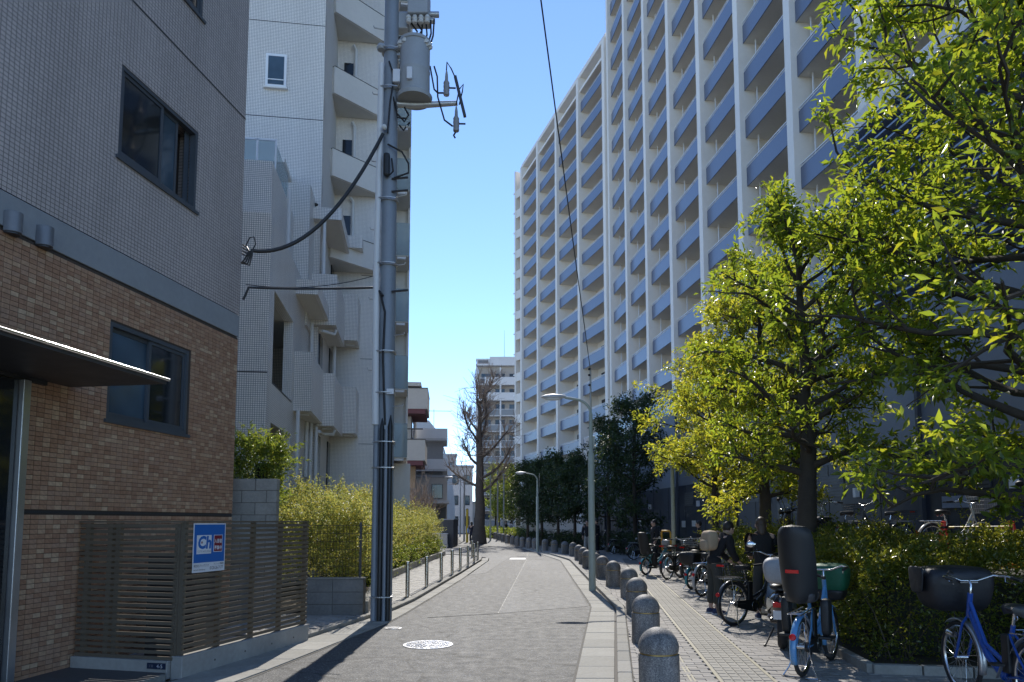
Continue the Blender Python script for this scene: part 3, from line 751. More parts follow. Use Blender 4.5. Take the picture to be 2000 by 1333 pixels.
put_text(sg, '入居者', .05, .345, .318, M_swhite, -.0076, .87, bold=.001); put_text(sg, '募集中', .05, .345, .243, M_swhite, -.0076, .87, bold=.001)
put_text(sg, '株式会社', .034, .02, .06, M_sblack, -.0042, .6); put_text(sg, 'シティハウジング', .034, .105, .06, M_sblack, -.0042, .6)
put_text(sg, 'http://www.cityhousing.co.jp', .022, .02, .022, M_sblack, -.0042, .75)
put_text(sg, 'マンション事業部', .026, .345, .072, M_sblack, -.0042, .85); put_text(sg, '0120-26-7177', .05, .285, .022, M_sblack, -.0042, .8)
for x in (.02, .27, .52): MB().tube([(x, -.004, SH - .01), (x, .02, SH + .02)], .002, 5).build('wire_tie', M_dark, sg)
q = FC + wd_ * .32
pl = thing('house_number_plate', 'small dark blue house number plate on the concrete fence base', 'sign', (q.x, q.y, .105), wrz + math.pi)
pl.location += Vector((-wd_.y, wd_.x, 0)) * .0745
MB().bb((.0, -.004, 0), (.225, 0, .062)).build('plate', paint('plate_blue', (.015, .025, .06), .4), pl)
put_text(pl, '4-5', .055, .12, .012, M_swhite, -.006); put_text(pl, '丁目', .03, .02, .02, M_sgrey, -.006)

# block pier at the far corner of the house
bp = thing('block_pier', 'stacked grey concrete block wall at the far corner of the tiled house', 'wall', (-4.13, 11.62, 0))
MB().bb((-.36, -.07, 0), (.33, .07, 2.3)).build('core', M_mortar, bp)
for r_ in range(12):
    off = 0 if r_ % 2 else .18
    for k in range(-2, 3):
        a0, a1 = max(-.37, k * .4 + off), min(.34, k * .4 + .39 + off)
        if a1 - a0 > .05: MB().bb((a0 + .004, -.078, r_ * .195 + .004), (a1, .078, r_ * .195 + .191)).build('block', M_kerb, bp, bevel=.005)
# ================================================================ the white tiled apartment block, left of the road
WO = Vector((-5.54, 16, 0)); wrz8 = R(8)
apt = thing('white_apartment_block', 'white tiled apartment block with stepped balconies behind the utility pole', 'building', WO, wrz8)
M_wt = tiles('white_mosaic', (.92, .87, .81), (.24, .23, .24), .05, .05, .005, var=.035, rough=.28, bump=.7, dirt=.10)
M_wt2 = tiles('white_mosaic_fine', (.90, .855, .80), (.42, .40, .40), .05, .05, .0038, var=.03, rough=.3, bump=.5, dirt=.12)
M_wsm = paint('white_render', (.76, .73, .69), .75, var=.07, scale=.8, bump=.1)
M_pipe = paint('white_pipe', (.70, .70, .70), .45, var=.06)
M_sof2 = paint('balcony_soffit', (.66, .63, .58), .8, var=.06)
def wb(name, mat, a0, a1, b0, b1, z0, z1, par=None, uv=True, bevel=0):
    return MB().bb((a0, b0, z0), (a1, b1, z1)).build(name, mat, par or apt, uv=uv, bevel=bevel)
# lowest front volume with two loggias open to the street
wb('wall', M_wt, -6, 0, 0, .3, 0, 8.75)
holed((.3, 6.5), (0, 8.75), [(.55, 3.3, .95, 3.95), (.55, 3.3, 4.9, 7.1)], -.25, 0).build('wall', M_wt2, apt, uv=True)
for z0, z1 in ((.95, 3.95), (4.9, 7.1)):
    wb('loggia_wall', M_wsm, -1.9, -1.8, .3, 6.5, z0 - .5, z1 + .5); wb('loggia_floor', M_sof2, -1.8, -.251, .3, 6.5, z0 - .3, z0 - .02)
    wb('loggia_ceiling', M_sof2, -1.8, -.251, .3, 6.5, z1 + .02, z1 + .2)
    wb('loggia_window', M_paneD, -1.799, -1.76, 1.0, 2.6, z0, z1 - .4)
    wb('coping', M_dark, -.26, .012, .55, 3.3, z0 - .03, z0 + .0)
wb('wall', M_backing, -6, -1.9, .3, 6.5, 0, 8.6)
for z in (5.02, ): wb('wall_joint', M_dark, -6, .003, -.003, .0, z - .012, z + .012)
# terrace steps
wb('terrace_floor', M_wsm, -6, -.26, .31, 6.4, 8.45, 8.6)
wb('wall', M_wt, -6, -.42, 2.0, 2.2, 8.4, 11.0); wb('wall', M_wt2, -.62, -.42, 2.2, 5.4, 8.4, 11.0)
wb('terrace_floor', M_wsm, -6, -.63, 2.21, 6.4, 10.6, 10.8)
wb('wall', M_wt, -1.05, .06, 5.4, 5.6, 7.6, 12.05); wb('wall', M_wt2, -.14, .06, 5.6, 6.49, 7.6, 12.05)
gs = MB()
for k in range(5): gs.bb((-2.6 + k * .5 - .02, 3.3, 11.0), (-2.6 + k * .5 + .02, 3.34, 12.3))
gs.bb((-2.62, 3.3, 12.25), (-.6, 3.34, 12.3))
sc = gs.build('glass_screen', M_rail, apt)
for k in range(4): wb('pane', M_glassrail, -2.57 + k * .5, -2.13 + k * .5, 3.315, 3.325, 11.0, 12.24, sc, False)
wb('pane', M_glassrail, -.62, -.6, 3.34, 5.3, 11.0, 12.2, sc, False)
wb('canopy_slab', M_wsm, -1.9, -.7, 5.2, 6.5, 12.6, 12.75)
MB().tube([(-.22, 3.4, 8.6), (-.22, 3.4, 10.9)], .06, 8).build('vent_pipe', M_pipe, apt, 40)
# upper tower
wb('wall', M_wt, -7, .25, 6.5, 6.8, 0, 28); wb('wall', M_wsm, -.05, .25, 6.8, 10.3, 0, 28)
wb('wall', M_backing, -7, -.05, 6.8, 10.3, 0, 27.9)
rxz = lambda u, v, y: at(u, v, y)
for v in (57, 240):
    z = at(600, v, 22.6).z; wb('wall_joint', M_dark, -7, .252, 6.497, 6.5, z - .012, z + .012)
zw0, zw1 = at(512, 178, 22.4).z, at(512, 113, 22.4).z
aw = .25 - (608 - 513) / 1400 * 22.5
wn_ = wb('window', M_rail, aw - .33, aw + .33, 6.44, 6.5, zw0, zw1)
wb('pane', M_paneB, aw - .25, aw + .25, 6.43, 6.4395, zw0 + .1, zw1 - .09, wn_, False)
wb('rail', M_rail, aw - .25, aw + .25, 6.41, 6.429, zw0 + .24, zw0 + .27, wn_, False)
wb('sill', M_wsm, aw - .38, aw + .38, 6.38, 6.5, zw0 - .05, zw0 - .001, wn_, False)
# corner recess with slanting balcony fronts
wb('wall', M_wt2, .25, 2.0, 10.3, 10.6, 0, 28)
for z in (11.0, 14.0, 17.1, 20.2, 23.3):
    sl = MB().prism([(.251, 8.75), (2.0, 10.22), (2.0, 10.299), (.251, 10.299)], z, z + .15).build('balcony', M_sof2, apt)
    p0, p1 = Vector((.251, 8.75, 0)), Vector((2.0, 10.22, 0)); n_ = Vector((p1.y - p0.y, -(p1.x - p0.x), 0)).normalized() * .12
    q = MB().prism([(p0.x, p0.y), (p1.x, p1.y), (p1.x + n_.x, p1.y + n_.y), (p0.x + n_.x * 1.0, p0.y + n_.y)], z - .02, z + .98)
    q.build('front_panel', M_wsm, sl)
    MB().prism([(p0.x - .01, p0.y - .01), (p1.x, p1.y - .01), (p1.x + n_.x * 1.1, p1.y + n_.y * 1.1), (p0.x + n_.x * 1.1, p0.y + n_.y * 1.1)], z + .981, z + 1.0).build('coping', M_dark, sl)
    wb('door', M_paneD, .5, .85, 10.27, 10.299, z + .15, z + 2.2, sl, False)
    MB().tube([(.95, 10.2, z + .15), (.95, 10.2, z + 2.7), (.85, 10.1, z + 2.85)], .06, 8).build('drain_pipe', M_pipe, sl, 40)
# sawtooth balconies over the hedge
def saw(name_a0, a1, b0, b1, z0, z1, ain=None):
    a0 = name_a0
    s = wb('balcony', M_sof2, min(a0, 0), a1 - .001, b0 + .001, b1, z0 - .04, z0 + .06, uv=False)
    wb('front_panel', M_wt, a0, a1, b0 - .12, b0, z0 - .05, z1, s)
    wb('side_panel', M_wt2, a1 - .1, a1 + .0, b0 + .0005, b1, z0 - .05, z1 - .04, s)
    wb('soffit_lamp', M_rail, a0 + .1, a1 - .15, b0 + .5, b0 + .62, z0 - .075, z0 - .041, s, False)
    return s
saw(-.2, .48, 3.77, 6.3, 4.75, 6.37); saw(.30, .83, 6.34, 9.1, 4.68, 6.30); saw(.72, 1.28, 9.2, 10.29, 4.8, 6.43)
saw(-.1, .83, 6.34, 9.1, 7.9, 9.5); saw(.72, 1.28, 9.2, 10.29, 8.15, 9.8)
for a0, a1, b0, b1, z0, z1 in ((-.1, .5, 3.7, 6.3, 8.0, 8.42), (-.1, .83, 6.3, 9.1, 11.3, 11.68), (.85, 1.3, 9.15, 10.29, 11.5, 11.95)):
    s = wb('canopy_slab', M_sof2, a0, a1, b0, b1, z0, z0 + .1, uv=False)
    wb('front_panel', M_wt, a0, a1, b0 - .1, b0 - .001, z0, z1, s); wb('side_panel', M_wt2, a1 + .001, a1 + .1, b0 - .1, b1, z0, z1, s)
wb('wall', M_wsm, -.05, .0, 6.81, 6.815, 0, 8)
for b0, z0, z1 in ((6.6, 1.2, 4.6), (6.6, 6.3, 7.9), (9.4, 1.0, 4.7), (9.4, 6.4, 8.1), (9.4, 9.8, 11.4)):
    wb('door', M_paneD, .2505, .29, b0 + .15, b0 + .85, z0 + .1, z1 - .2, None, False)
for a, b0, z0, z1 in ((.06, 5.9, 3.0, 4.7), (.16, 6.1, 0, 4.7), (.1, 6.2, 6.3, 7.9), (.3, 6.25, 0, 4.6), (.5, 9.1, 6.4, 8.1), (.4, 6.3, 9.5, 11.3), (.14, 3.6, 0, 4.7)):
    MB().tube([(a, b0, z0), (a, b0, z1)], .055, 8).build('drain_pipe', M_pipe, apt, 40)
MB().tube([(.4, 6.2, 4.45), (.4, 6.9, 4.45), (.75, 6.9, 4.45), (.8, 6.9, 4.6)], .05, 8).build('drain_pipe', M_pipe, apt, 40)
MB().tube([(.4, 6.2, 7.65), (.75, 6.6, 7.65), (.8, 6.6, 7.8)], .05, 8).build('drain_pipe', M_pipe, apt, 40)
for z in (4.5, 7.7, 10.9, 14): wb('wall_joint', M_dark, 1.3, 2.003, 10.297, 10.3, z, z + .02)
# finial lamp on the canopy edge
MB().lathe([(.09, 0), (.1, .03), (.04, .06), (.035, .14), (.1, .17), (.11, .21), (.05, .25), (.0001, .26)], 14, (.05, 6.5, 11.69)).build('roof_vent', M_dark, apt, 40)
# rear block along the street with glass fronted balconies
poly = [(-7, 10.601), (2.0, 10.601), (2.45, 13.6), (2.1, 13.7), (2.35, 17.3), (-7, 17.3)]
MB().prism(poly, 0, 29).build('wall', M_wsm, apt, uv=True)
for k in range(8):
    z = 4.55 + 3.05 * k
    s = wb('balcony', M_sof2, 2.2, 3.02, 15.2, 17.3, z - .12, z, uv=False)
    wb('front_panel', M_glassrail, 2.36, 3.05, 15.17, 15.195, z - .08, z + 1.42, s, False)
    wb('side_panel', M_glassrail, 3.03, 3.055, 15.2, 17.3, z - .08, z + 1.42, s, False)
    wb('soffit_lamp', M_rail, 2.5, 2.9, 15.25, 15.4, z - .22, z - .121, s, False)
    wb('fin', M_wsm, 2.95, 3.05, 17.0, 17.35, z - .12, z + 2.93, s, False)
wb('back_wall', M_wsm, 2.2, 3.05, 17.301, 17.6, 0, 29)
wb('corner_wall', M_wsm, 2.3, 3.2, 16.6, 17.3, 0, 4.3)
wb('coping', M_rail, -.2, 3.15, 9.0, 9.06, 1.25, 1.31, uv=False)
# low wall before the ground floor
wb('garden_wall', paint('garden_wall_grey', (.2, .2, .21), .7, var=.12), .3, 2.9, 8.9, 9.05, 0, 1.25, uv=False)
# ================================================================ far background
M_cream = paint('cream_render', (.50, .47, .43), .8, var=.08, scale=.6)
M_red = paint('maroon_paint', (.15, .05, .055), .7, var=.1)
M_greyb = paint('grey_cladding', (.34, .35, .37), .7, var=.1, scale=.4)
M_pale = paint('pale_cladding', (.60, .61, .63), .65, var=.08, scale=.4)
M_pale_d = paint('buff_tile', (.42, .39, .36), .7, var=.1, scale=.5)
M_wood = paint('wood_panel', (.36, .24, .14), .7, var=.2, scale=2)
# house with the maroon soffits
hs = thing('balcony_house', 'cream house with maroon balcony undersides beyond the white block', 'house', (-7.2, 55, 0), R(5))
def bx(par, name, mat, a, c): return MB().bb(a, c).build(name, mat, par)
bx(hs, 'wall', M_cream, (-6, 0, 0), (-.6, 9, 11.8))
for z, w in ((10.1, 0.7), (6.2, .55)):
    sl = bx(hs, 'balcony', M_cream, (-4, -1.6, z), (w, 3.4, z + 1.55)); bx(hs, 'soffit', M_red, (-3.95, -1.55, z - .35), (w - .15, 3.3, z - .002))
    bx(sl, 'coping', M_dark, (-4, -1.62, z + 1.551), (w + .02, 3.42, z + 1.62))
bx(hs, 'screen', M_wood, (-2.2, -.4, 4.2), (-.2, -.3, 6.0)); bx(hs, 'railing', M_dark, (-1.5, -1.0, 8.6), (.35, -.95, 8.7))
for z in (1.2, 4.3, 8.2):
    w_ = bx(hs, 'window', M_dark, (-.62, 1.0, z), (-.57, 2.6, z + 1.3)); bx(w_, 'pane', M_paneB, (-.569, 1.06, z + .06), (-.56, 2.54, z + 1.24))
bx(hs, 'roof_slab', M_cream, (-6, -1.8, 11.8), (.2, 9.2, 12.1))
h2_ = thing('grey_house', 'grey three storey house behind the maroon balcony house', 'house', (-6.4, 66, 0), R(5))
bx(h2_, 'wall', M_greyb, (-5, 0, 0), (0, 8, 9.2))
for z in (3.2, 6.2, 9.0):
    s = bx(h2_, 'balcony', M_pale, (-3, -1.1, z), (.35, 4.5, z + .2)); bx(s, 'front_panel', M_greyb, (.36, -1.1, z), (.42, 4.5, z + 1.1)); bx(s, 'railing', M_rail, (-3, -1.12, z + .2), (.42, -1.1, z + 1.1))
for z in (1, 4, 7): bx(h2_, 'window', M_paneB, (.001, 2, z), (.03, 4, z + 1.4))
bx(h2_, 'aerial', M_rail, (-.9, 1, 9.2), (-.85, 1.05, 12.2)); bx(h2_, 'aerial', M_rail, (-1.6, 1, 12.0), (.8, 1.03, 12.06))
# white building with the rounded roof line
wr = thing('curved_white_building', 'white building with a curved sloping roof beyond the houses', 'building', (-6.6, 84, 0), R(8))
prof = [(0, 0), (3.2, 0), (3.1, 4), (2.7, 7), (1.9, 10), (.9, 12.4), (0, 13.5), (-4, 13.5), (-4, 0)]
b = MB(); n = len(prof)
b.add([(p[0] - 3.2, 0, p[1]) for p in prof] + [(p[0] - 3.2, 12, p[1]) for p in prof], [tuple(range(n)), tuple(reversed(range(n, 2 * n)))] + [(i + 0, n + i, n + (i + 1) % n, (i + 1) % n) for i in range(n)])
b.build('wall', M_pale, wr)
for k in range(5):
    w_ = bx(wr, 'window', M_paneB, (-3.4, -.03, 1.2 + 2.4 * k), (-1.9, -.001, 2.3 + 2.4 * k)); bx(w_, 'frame', M_rail, (-3.45, -.04, 1.1 + 2.4 * k), (-1.85, -.031, 1.19 + 2.4 * k))
for k in range(6): bx(wr, 'panel_seam', M_dark, (-7, -.012, 1 + 2.2 * k), (-.9 - .2 * k, -.001, 1.05 + 2.2 * k))
# street end houses
sh = thing('low_house', 'low cream house with a dark carport under the bare tree', 'house', (-6.2, 57.5, 0), R(6))
bx(sh, 'wall', M_cream, (-3, 7, 0), (1.1, 12, 5.6)); bx(sh, 'carport_roof', M_pale, (-1, 4, 3.2), (1.25, 7, 3.45)); bx(sh, 'carport', M_dark, (.1, 6.95, 0), (1.0, 6.99, 3.0))
bx(sh, 'roof', M_greyb, (-3.1, 6.9, 5.6), (1.2, 12.1, 5.8)); w_ = bx(sh, 'window', M_dark, (-.3, 6.95, 3.7), (.7, 6.99, 5.0)); bx(w_, 'pane', M_paneB, (-.25, 6.93, 3.75), (.65, 6.949, 4.95))
for i, (x, y, w, h, m, lab) in enumerate(((-7.4, 104, 3.4, 9.5, M_pale, 'distant pale house at the end of the street left of the bare tree'), (-11.5, 118, 4.5, 12.5, M_greyb, 'distant grey house between the curved building and the bare tree'), (-3.5, 150, 12, 5.5, M_pale_d, 'low buff building far behind the green trees'))):
    t = thing('distant_house', lab, 'house', (x, y, 0), R(6))
    bx(t, 'wall', m, (-w / 2, 0, 0), (w / 2, 8, h)); bx(t, 'roof', M_greyb, (-w / 2 - .2, -.3, h), (w / 2 + .2, 8.2, h + .3))
    for k in range(int(h / 3)):
        for s in (-1, 1):
            ww = bx(t, 'window', M_dark, (s * w * .24 - w * .13, -.04, k * 3 + 1), (s * w * .24 + w * .13, -.001, k * 3 + 2.4)); bx(ww, 'pane', M_paneB, (s * w * .24 - w * .11, -.05, k * 3 + 1.1), (s * w * .24 + w * .11, -.041, k * 3 + 2.3))
# far apartment tower
ft = thing('distant_apartment_tower', 'distant buff apartment tower with banded balconies behind the bare tree', 'building', (-6.7, 135, 0), 0)
bx(ft, 'wall', M_pale_d, (.2, 1.6, 0), (14, 16, 31.5))
M_bal = paint('slate_panel', (.20, .225, .25), .5, var=.08)
for k in range(11):
    z = .6 + 3.0 * k
    if z > 30: break
    big = k >= 8
    s = bx(ft, 'balcony', M_pale, (0, 0, z), (14, 1.6, z + .28))
    bx(s, 'front_panel', M_pale if big else M_bal, (0 if not big else 1.5, -.06, z - .1 + (.2 if big else .28)), (14, -.001, z + 1.25 + (.3 if big else 0)))
    bx(s, 'railing', M_rail, (0, -.05, z + 1.3), (14, -.02, z + 1.36))
    for j in range(5):
        w_ = bx(s, 'window', M_paneD if (j + k) % 3 else M_paneB, (.8 + j * 2.7, 1.54, z + .4), (2.6 + j * 2.7, 1.599, z + 2.5))
for x in (0, 4.5, 9): bx(ft, 'pillar', M_pale, (x - .15, -.1, 0), (x + .15, 1.6, 31))
bx(ft, 'penthouse', M_pale, (2.4, .5, 31.5), (14, 12, 33.2)); bx(ft, 'pergola', M_pale, (-.2, 0, 31.4), (2.4, 4, 31.7)); bx(ft, 'pergola', M_pale, (-.2, 0, 32.4), (2.4, 4, 32.7))
for x in (0, 2.2): bx(ft, 'post', M_pale, (x, 0, 31.7), (x + .2, .2, 32.4))
MB().cyl((5.2, 2, 33.2), (5.2, 2, 38.8), .05, .02, 6).build('lightning_rod', M_dark, ft)
# dark garden wall with cream cabinet at the corner
gw = thing('dark_block_wall', 'dark grey block wall end by the street corner', 'wall', (-4.25, 46.5, 0), 0)
M_slate = paint('slate_block', (.075, .078, .085), .75, var=.15, scale=3)
bx(gw, 'core', M_slate, (-.4, 0, 0), (.46, 4, 1.75))
for r_ in range(9): bx(gw, 'block', M_slate, (-.41, -.02, r_ * .195), (.47, -.001, r_ * .195 + .185))
bx(gw, 'coping', M_greyb, (-.45, -.05, 1.751), (.5, 4, 1.82))
ac = thing('cream_cabinet', 'cream box cabinet in front of the dark block wall', 'cabinet', (-4.5, 46.1, 0), 0)
bx(ac, 'plinth', M_conc, (-.55, -.2, 0), (.42, .25, .2)); bx(ac, 'body', M_cream, (-.5, -.15, .201), (.38, .2, .85)); bx(ac, 'door_seam', M_dark, (-.08, -.156, .22), (-.06, -.151, .84)); bx(ac, 'lid', M_pale, (-.53, -.18, .851), (.41, .23, .9))
# ================================================================ vegetation
M_bark = paint('bark', (.055, .045, .036), .9, var=.35, scale=6, bump=.8, bscale=22)
M_bark2 = paint('bark_grey', (.10, .08, .066), .9, var=.3, scale=5, bump=.8, bscale=18)
M_twig = paint('twig_grey', (.30, .23, .18), .9, var=.25, scale=8)
L_oak = leafy('leaf_oak', (.022, .046, .012), (.075, .115, .02), (.58, .74, .055), .47, .36)
L_yel = leafy('leaf_oak_yellow', (.03, .058, .014), (.11, .15, .024), (.77, .83, .07), .5, .38)
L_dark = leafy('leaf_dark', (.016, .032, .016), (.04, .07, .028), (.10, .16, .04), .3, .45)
L_azal = leafy('leaf_azalea', (.035, .06, .016), (.10, .135, .03), (.45, .50, .05), .42, .27)
L_abel = leafy('leaf_abelia', (.06, .10, .024), (.31, .335, .08), (.64, .66, .16), .45, .45)
L_green = leafy('leaf_green', (.05, .09, .02), (.11, .16, .035), (.36, .46, .06), .45, .4)
L_far = leafy('leaf_far', (.06, .10, .025), (.14, .19, .045), (.42, .52, .08), .45, .45)
def mesh_np(name, V, F):
    me = bpy.data.meshes.new(name); nv, nf = len(V), len(F)
    me.vertices.add(nv); me.vertices.foreach_set('co', np.asarray(V, dtype=np.float32).ravel())
    me.loops.add(nf * 3); me.polygons.add(nf)
    me.loops.foreach_set('vertex_index', np.asarray(F, dtype=np.int32).ravel())
    me.polygons.foreach_set('loop_start', np.arange(0, nf * 3, 3, dtype=np.int32))
    me.update(calc_edges=True); return me
def leaf_frames(rng, P, D, droop, tilt=.7):
    "leaf directions and normals from anchor points P and rough directions D"
    n = len(P); d = D + rng.normal(0, tilt, (n, 3)); d[:, 2] -= droop
    d /= np.linalg.norm(d, axis=1, keepdims=True) + 1e-9
    up = np.tile([0, 0, 1.0], (n, 1)) + rng.normal(0, .55, (n, 3))
    s = np.cross(d, up); s /= np.linalg.norm(s, axis=1, keepdims=True) + 1e-9
    return d, s, np.cross(s, d)
LEAF_T = np.array([[0, 0, 0], [.46, -1, .10], [.5, 0, -.05], [.46, 1, .10], [1, 0, -.12]])
LEAF_F = np.array([[0, 2, 1], [1, 2, 4], [0, 3, 2], [2, 3, 4]])
def leaves_np(rng, P, D, L, W, droop=.35, tilt=.7, lvar=.3):
    d, s, n = leaf_frames(rng, P, D, droop, tilt); k = len(P)
    ln = L * rng.uniform(1 - lvar, 1 + lvar, (k, 1)); T = LEAF_T
    V = P[:, None, :] + d[:, None, :] * (T[None, :, 0:1] * ln[:, None, :]) + s[:, None, :] * (T[None, :, 1:2] * (W * ln / L)[:, None, :] * .5) + n[:, None, :] * (T[None, :, 2:3] * ln[:, None, :])
    F = (np.arange(k) * 5)[:, None, None] + LEAF_F[None]
    return V.reshape(-1, 3), F.reshape(-1, 3), d, s, n, ln
def foliage(name, rng, P, D, L, W, mat, parent, droop=.35, tilt=.7):
    V, F, *_ = leaves_np(rng, np.asarray(P), np.asarray(D), L, W, droop, tilt)
    me = mesh_np(name, V, F); return link(name, me, mat, parent)
def limb(rng, p, d, L, n, bend, lift):
    "wandering path"
    pts = [Vector(p)]; d = Vector(d).normalized()
    for i in range(n):
        d = (d + Vector(rng.normal(0, bend, 3)) + Vector((0, 0, lift))).normalized(); pts.append(pts[-1] + d * (L / n))
    return pts
def tree(name, label, cat, loc, H, r0, zlow, prof, nl, seed, leaf, L, W, per, mat, bark=M_bark, group=None, droop=.4, singles=0, twigs=5, lean=(0, 0), keep=None, spread=.16, az0=0.0, lift=.06, sub=6):
    rng = np.random.default_rng(seed); t = thing(name, label, cat, loc, 0, group)
    wood = MB(); tr = [Vector((lean[0] * (z / H) ** 1.3 + rng.normal(0, .02), lean[1] * (z / H) ** 1.3 + rng.normal(0, .02), z)) for z in np.linspace(0, H * .97, 10)]
    rr = [r0 * (1.25 if i == 0 else 1) * (1 - .85 * (i / 9)) for i in range(10)]
    wood.tube(tr, rr, 10)
    limbs = MB(); tips, dirs = [], []
    for i in range(nl):
        f = (i + .5) / nl; z = zlow + (H * .97 - zlow) * f; az = az0 + i * 2.39996 + rng.normal(0, .25)
        k = z / (H * .97) * 9; j = min(int(k), 8); p = tr[j].lerp(tr[j + 1], k - j)
        Rz = prof(z) * rng.uniform(.78, 1.08)
        el = .15 + .75 * f
        pts = limb(rng, p, (math.cos(az) * math.cos(el), math.sin(az) * math.cos(el), math.sin(el)), Rz, 6, .17, lift * rng.uniform(-.6, 1.2))
        r1 = max(.012, r0 * .36 * (1 - .55 * f)); limbs.tube(pts, [r1 * (1 - .8 * q / 6) for q in range(7)], 6)
        for q in range(sub):
            s = .28 + .72 * (q + rng.random()) / sub; kk = min(s * 6, 5.999); a = pts[int(kk)].lerp(pts[int(kk) + 1], kk % 1)
            dd = (pts[int(kk) + 1] - pts[int(kk)]).normalized()
            side = dd.cross(Vector((0, 0, 1))) * (1 if q % 2 else -1) + dd * .5 + Vector(rng.normal(0, .3, 3)) + Vector((0, 0, .25))
            sp = limb(rng, a, side, Rz * rng.uniform(.22, .42), 4, .22, .05); limbs.tube(sp, [r1 * .38, r1 * .3, r1 * .22, r1 * .14, r1 * .08], 4, cap=False)
            for w in range(twigs):
                g = min((.35 + .65 * (w + 1) / twigs) * 4, 3.999); c = sp[int(g)].lerp(sp[int(g) + 1], g % 1) + Vector(rng.normal(0, spread * .6, 3))
                tips.append(c); dirs.append((c - a).normalized() * .6 + Vector((0, 0, .15)))
    P = np.array([tuple(c) for c in tips]); D = np.array([tuple(c) for c in dirs])
    P = np.repeat(P, per, axis=0) + rng.normal(0, spread * .42, (len(P) * per, 3)); D = np.repeat(D, per, axis=0) + rng.normal(0, .45, (len(D) * per, 3))
    if keep is not None:
        mk = np.array([keep(*(p + np.array(loc))) for p in P]); P, D = P[mk], D[mk]
    wood.build('trunk', bark, t, 60); limbs.build('limbs', bark, t, 60)
    if singles:
        dist = np.linalg.norm(P + np.array(loc) - np.array([0, 0, EYE]), axis=1) + rng.uniform(0, 2.2, len(P)); ix = np.argsort(dist)
        one, P2, D2 = ix[:singles], P[ix[singles:]], D[ix[singles:]]
    else: P2, D2 = P, D
    crown = foliage('crown', rng, P2, D2, L, W, mat, t, droop)
    if singles:
        d, s, n = leaf_frames(rng, P[one], D[one], droop)
        T = LEAF_T * np.array([1, .5, 1]); me = None
        Vt = np.stack([T[:, 0] * L, T[:, 1] * W, T[:, 2] * L], 1); me = mesh_np('leaf', Vt, LEAF_F); me.materials.append(LEAF_OBJ[mat.name])
        for i in range(len(one)):
            o = bpy.data.objects.new('leaf', me); COL.objects.link(o); o.parent = crown
            m = Matrix((tuple(d[i]), tuple(s[i]), tuple(n[i]))).transposed().to_4x4(); m.translation = P[one[i]]
            o.matrix_basis = m @ Matrix.Scale(rng.uniform(.8, 1.3), 4)
    return t
LEAF_OBJ = {}
for m_ in (L_oak, L_yel):
    c_ = m_.copy(); c_.name = m_.name + '_single'; nt = c_.node_tree; ge = [q for q in nt.nodes if q.type == 'NEW_GEOMETRY'][0]; oi = nt.nodes.new('ShaderNodeObjectInfo')
    for lk in list(nt.links):
        if lk.from_node == ge: ts = lk.to_socket; nt.links.remove(lk); nt.links.new(oi.outputs['Random'], ts)
    LEAF_OBJ[m_.name] = c_
def crownprof(z0, zm, z1, r): return lambda z: max(.15, r * (1 - ((z - zm) / ((z1 - zm) if z > zm else (zm - z0))) ** 2 * .85))
G_st = 'evergreen oaks along the pavement'
tree('evergreen_oak', 'nearest evergreen oak with large glossy leaves filling the upper right corner', 'tree', (6.0, 7.6, .1), 8.3, .2, 1.55, crownprof(.6, 3.6, 8.8, 3.05), 62, 21, L_oak, .132, .048, 13, L_oak, group=G_st, singles=290, spread=.16, twigs=5, lean=(.1, .1), sub=7,
     keep=lambda x, y, z: not (x < 4.2 and z < 2.0) and y > 4.2)
tree('evergreen_oak', 'tall straight evergreen oak behind the blue bicycle with the black child seat', 'tree', (4.62, 11.2, .1), 6.2, .19, 2.1, crownprof(1.2, 3.4, 7.0, 1.9), 33, 33, L_oak, .115, .04, 12, L_oak, group=G_st, singles=150, spread=.135, twigs=5, az0=1.0)
tree('evergreen_oak', 'yellow green evergreen oak standing behind the person in black', 'tree', (5.25, 14.9, .1), 6.3, .155, 2.0, crownprof(1.2, 3.4, 6.9, 1.85), 34, 45, L_yel, .112, .042, 17, L_yel, group=G_st, spread=.15, twigs=5)
tree('evergreen_oak', 'bright yellow green evergreen oak, the farthest lit one of the row', 'tree', (5.75, 20.3, .1), 5.9, .13, 2.0, crownprof(1.1, 3.2, 6.6, 2.0), 34, 57, L_yel, .115, .044, 18, L_yel, group=G_st, spread=.17, twigs=5)
# trees in the tower's shade
G_dk = 'dark trees in the shade of the tower'
for i, (u, y, H, r, lab) in enumerate(((1238, 33.5, 6.9, 2.1, 'dark shaded tree closest behind the bright oaks'), (1188, 38, 6.4, 1.9, 'dark shaded tree right of the green lamp post'), (1262, 41, 8.2, 2.2, 'tall dark shaded tree by the podium end'), (1122, 42, 5.0, 1.7, 'dark shaded tree just left of the nearer lamp post'), (1090, 45, 5.3, 1.7, 'dark shaded tree between the two lamp posts'), (1058, 48, 5.2, 1.7, 'dark shaded tree behind the farther lamp post'), (1030, 51, 5.3, 1.8, 'leftmost dark shaded tree at the foot of the tower'))):
    x = (u - 1000) / 1400 * y
    tree('shade_tree', lab, 'tree', (x, y, .05), H, .12, 1.5, crownprof(.9, H * .5, H * 1.12, r), 20, 70 + i, None, .15, .08, 20, L_dark, group=G_dk, spread=.3, twigs=4, sub=5)
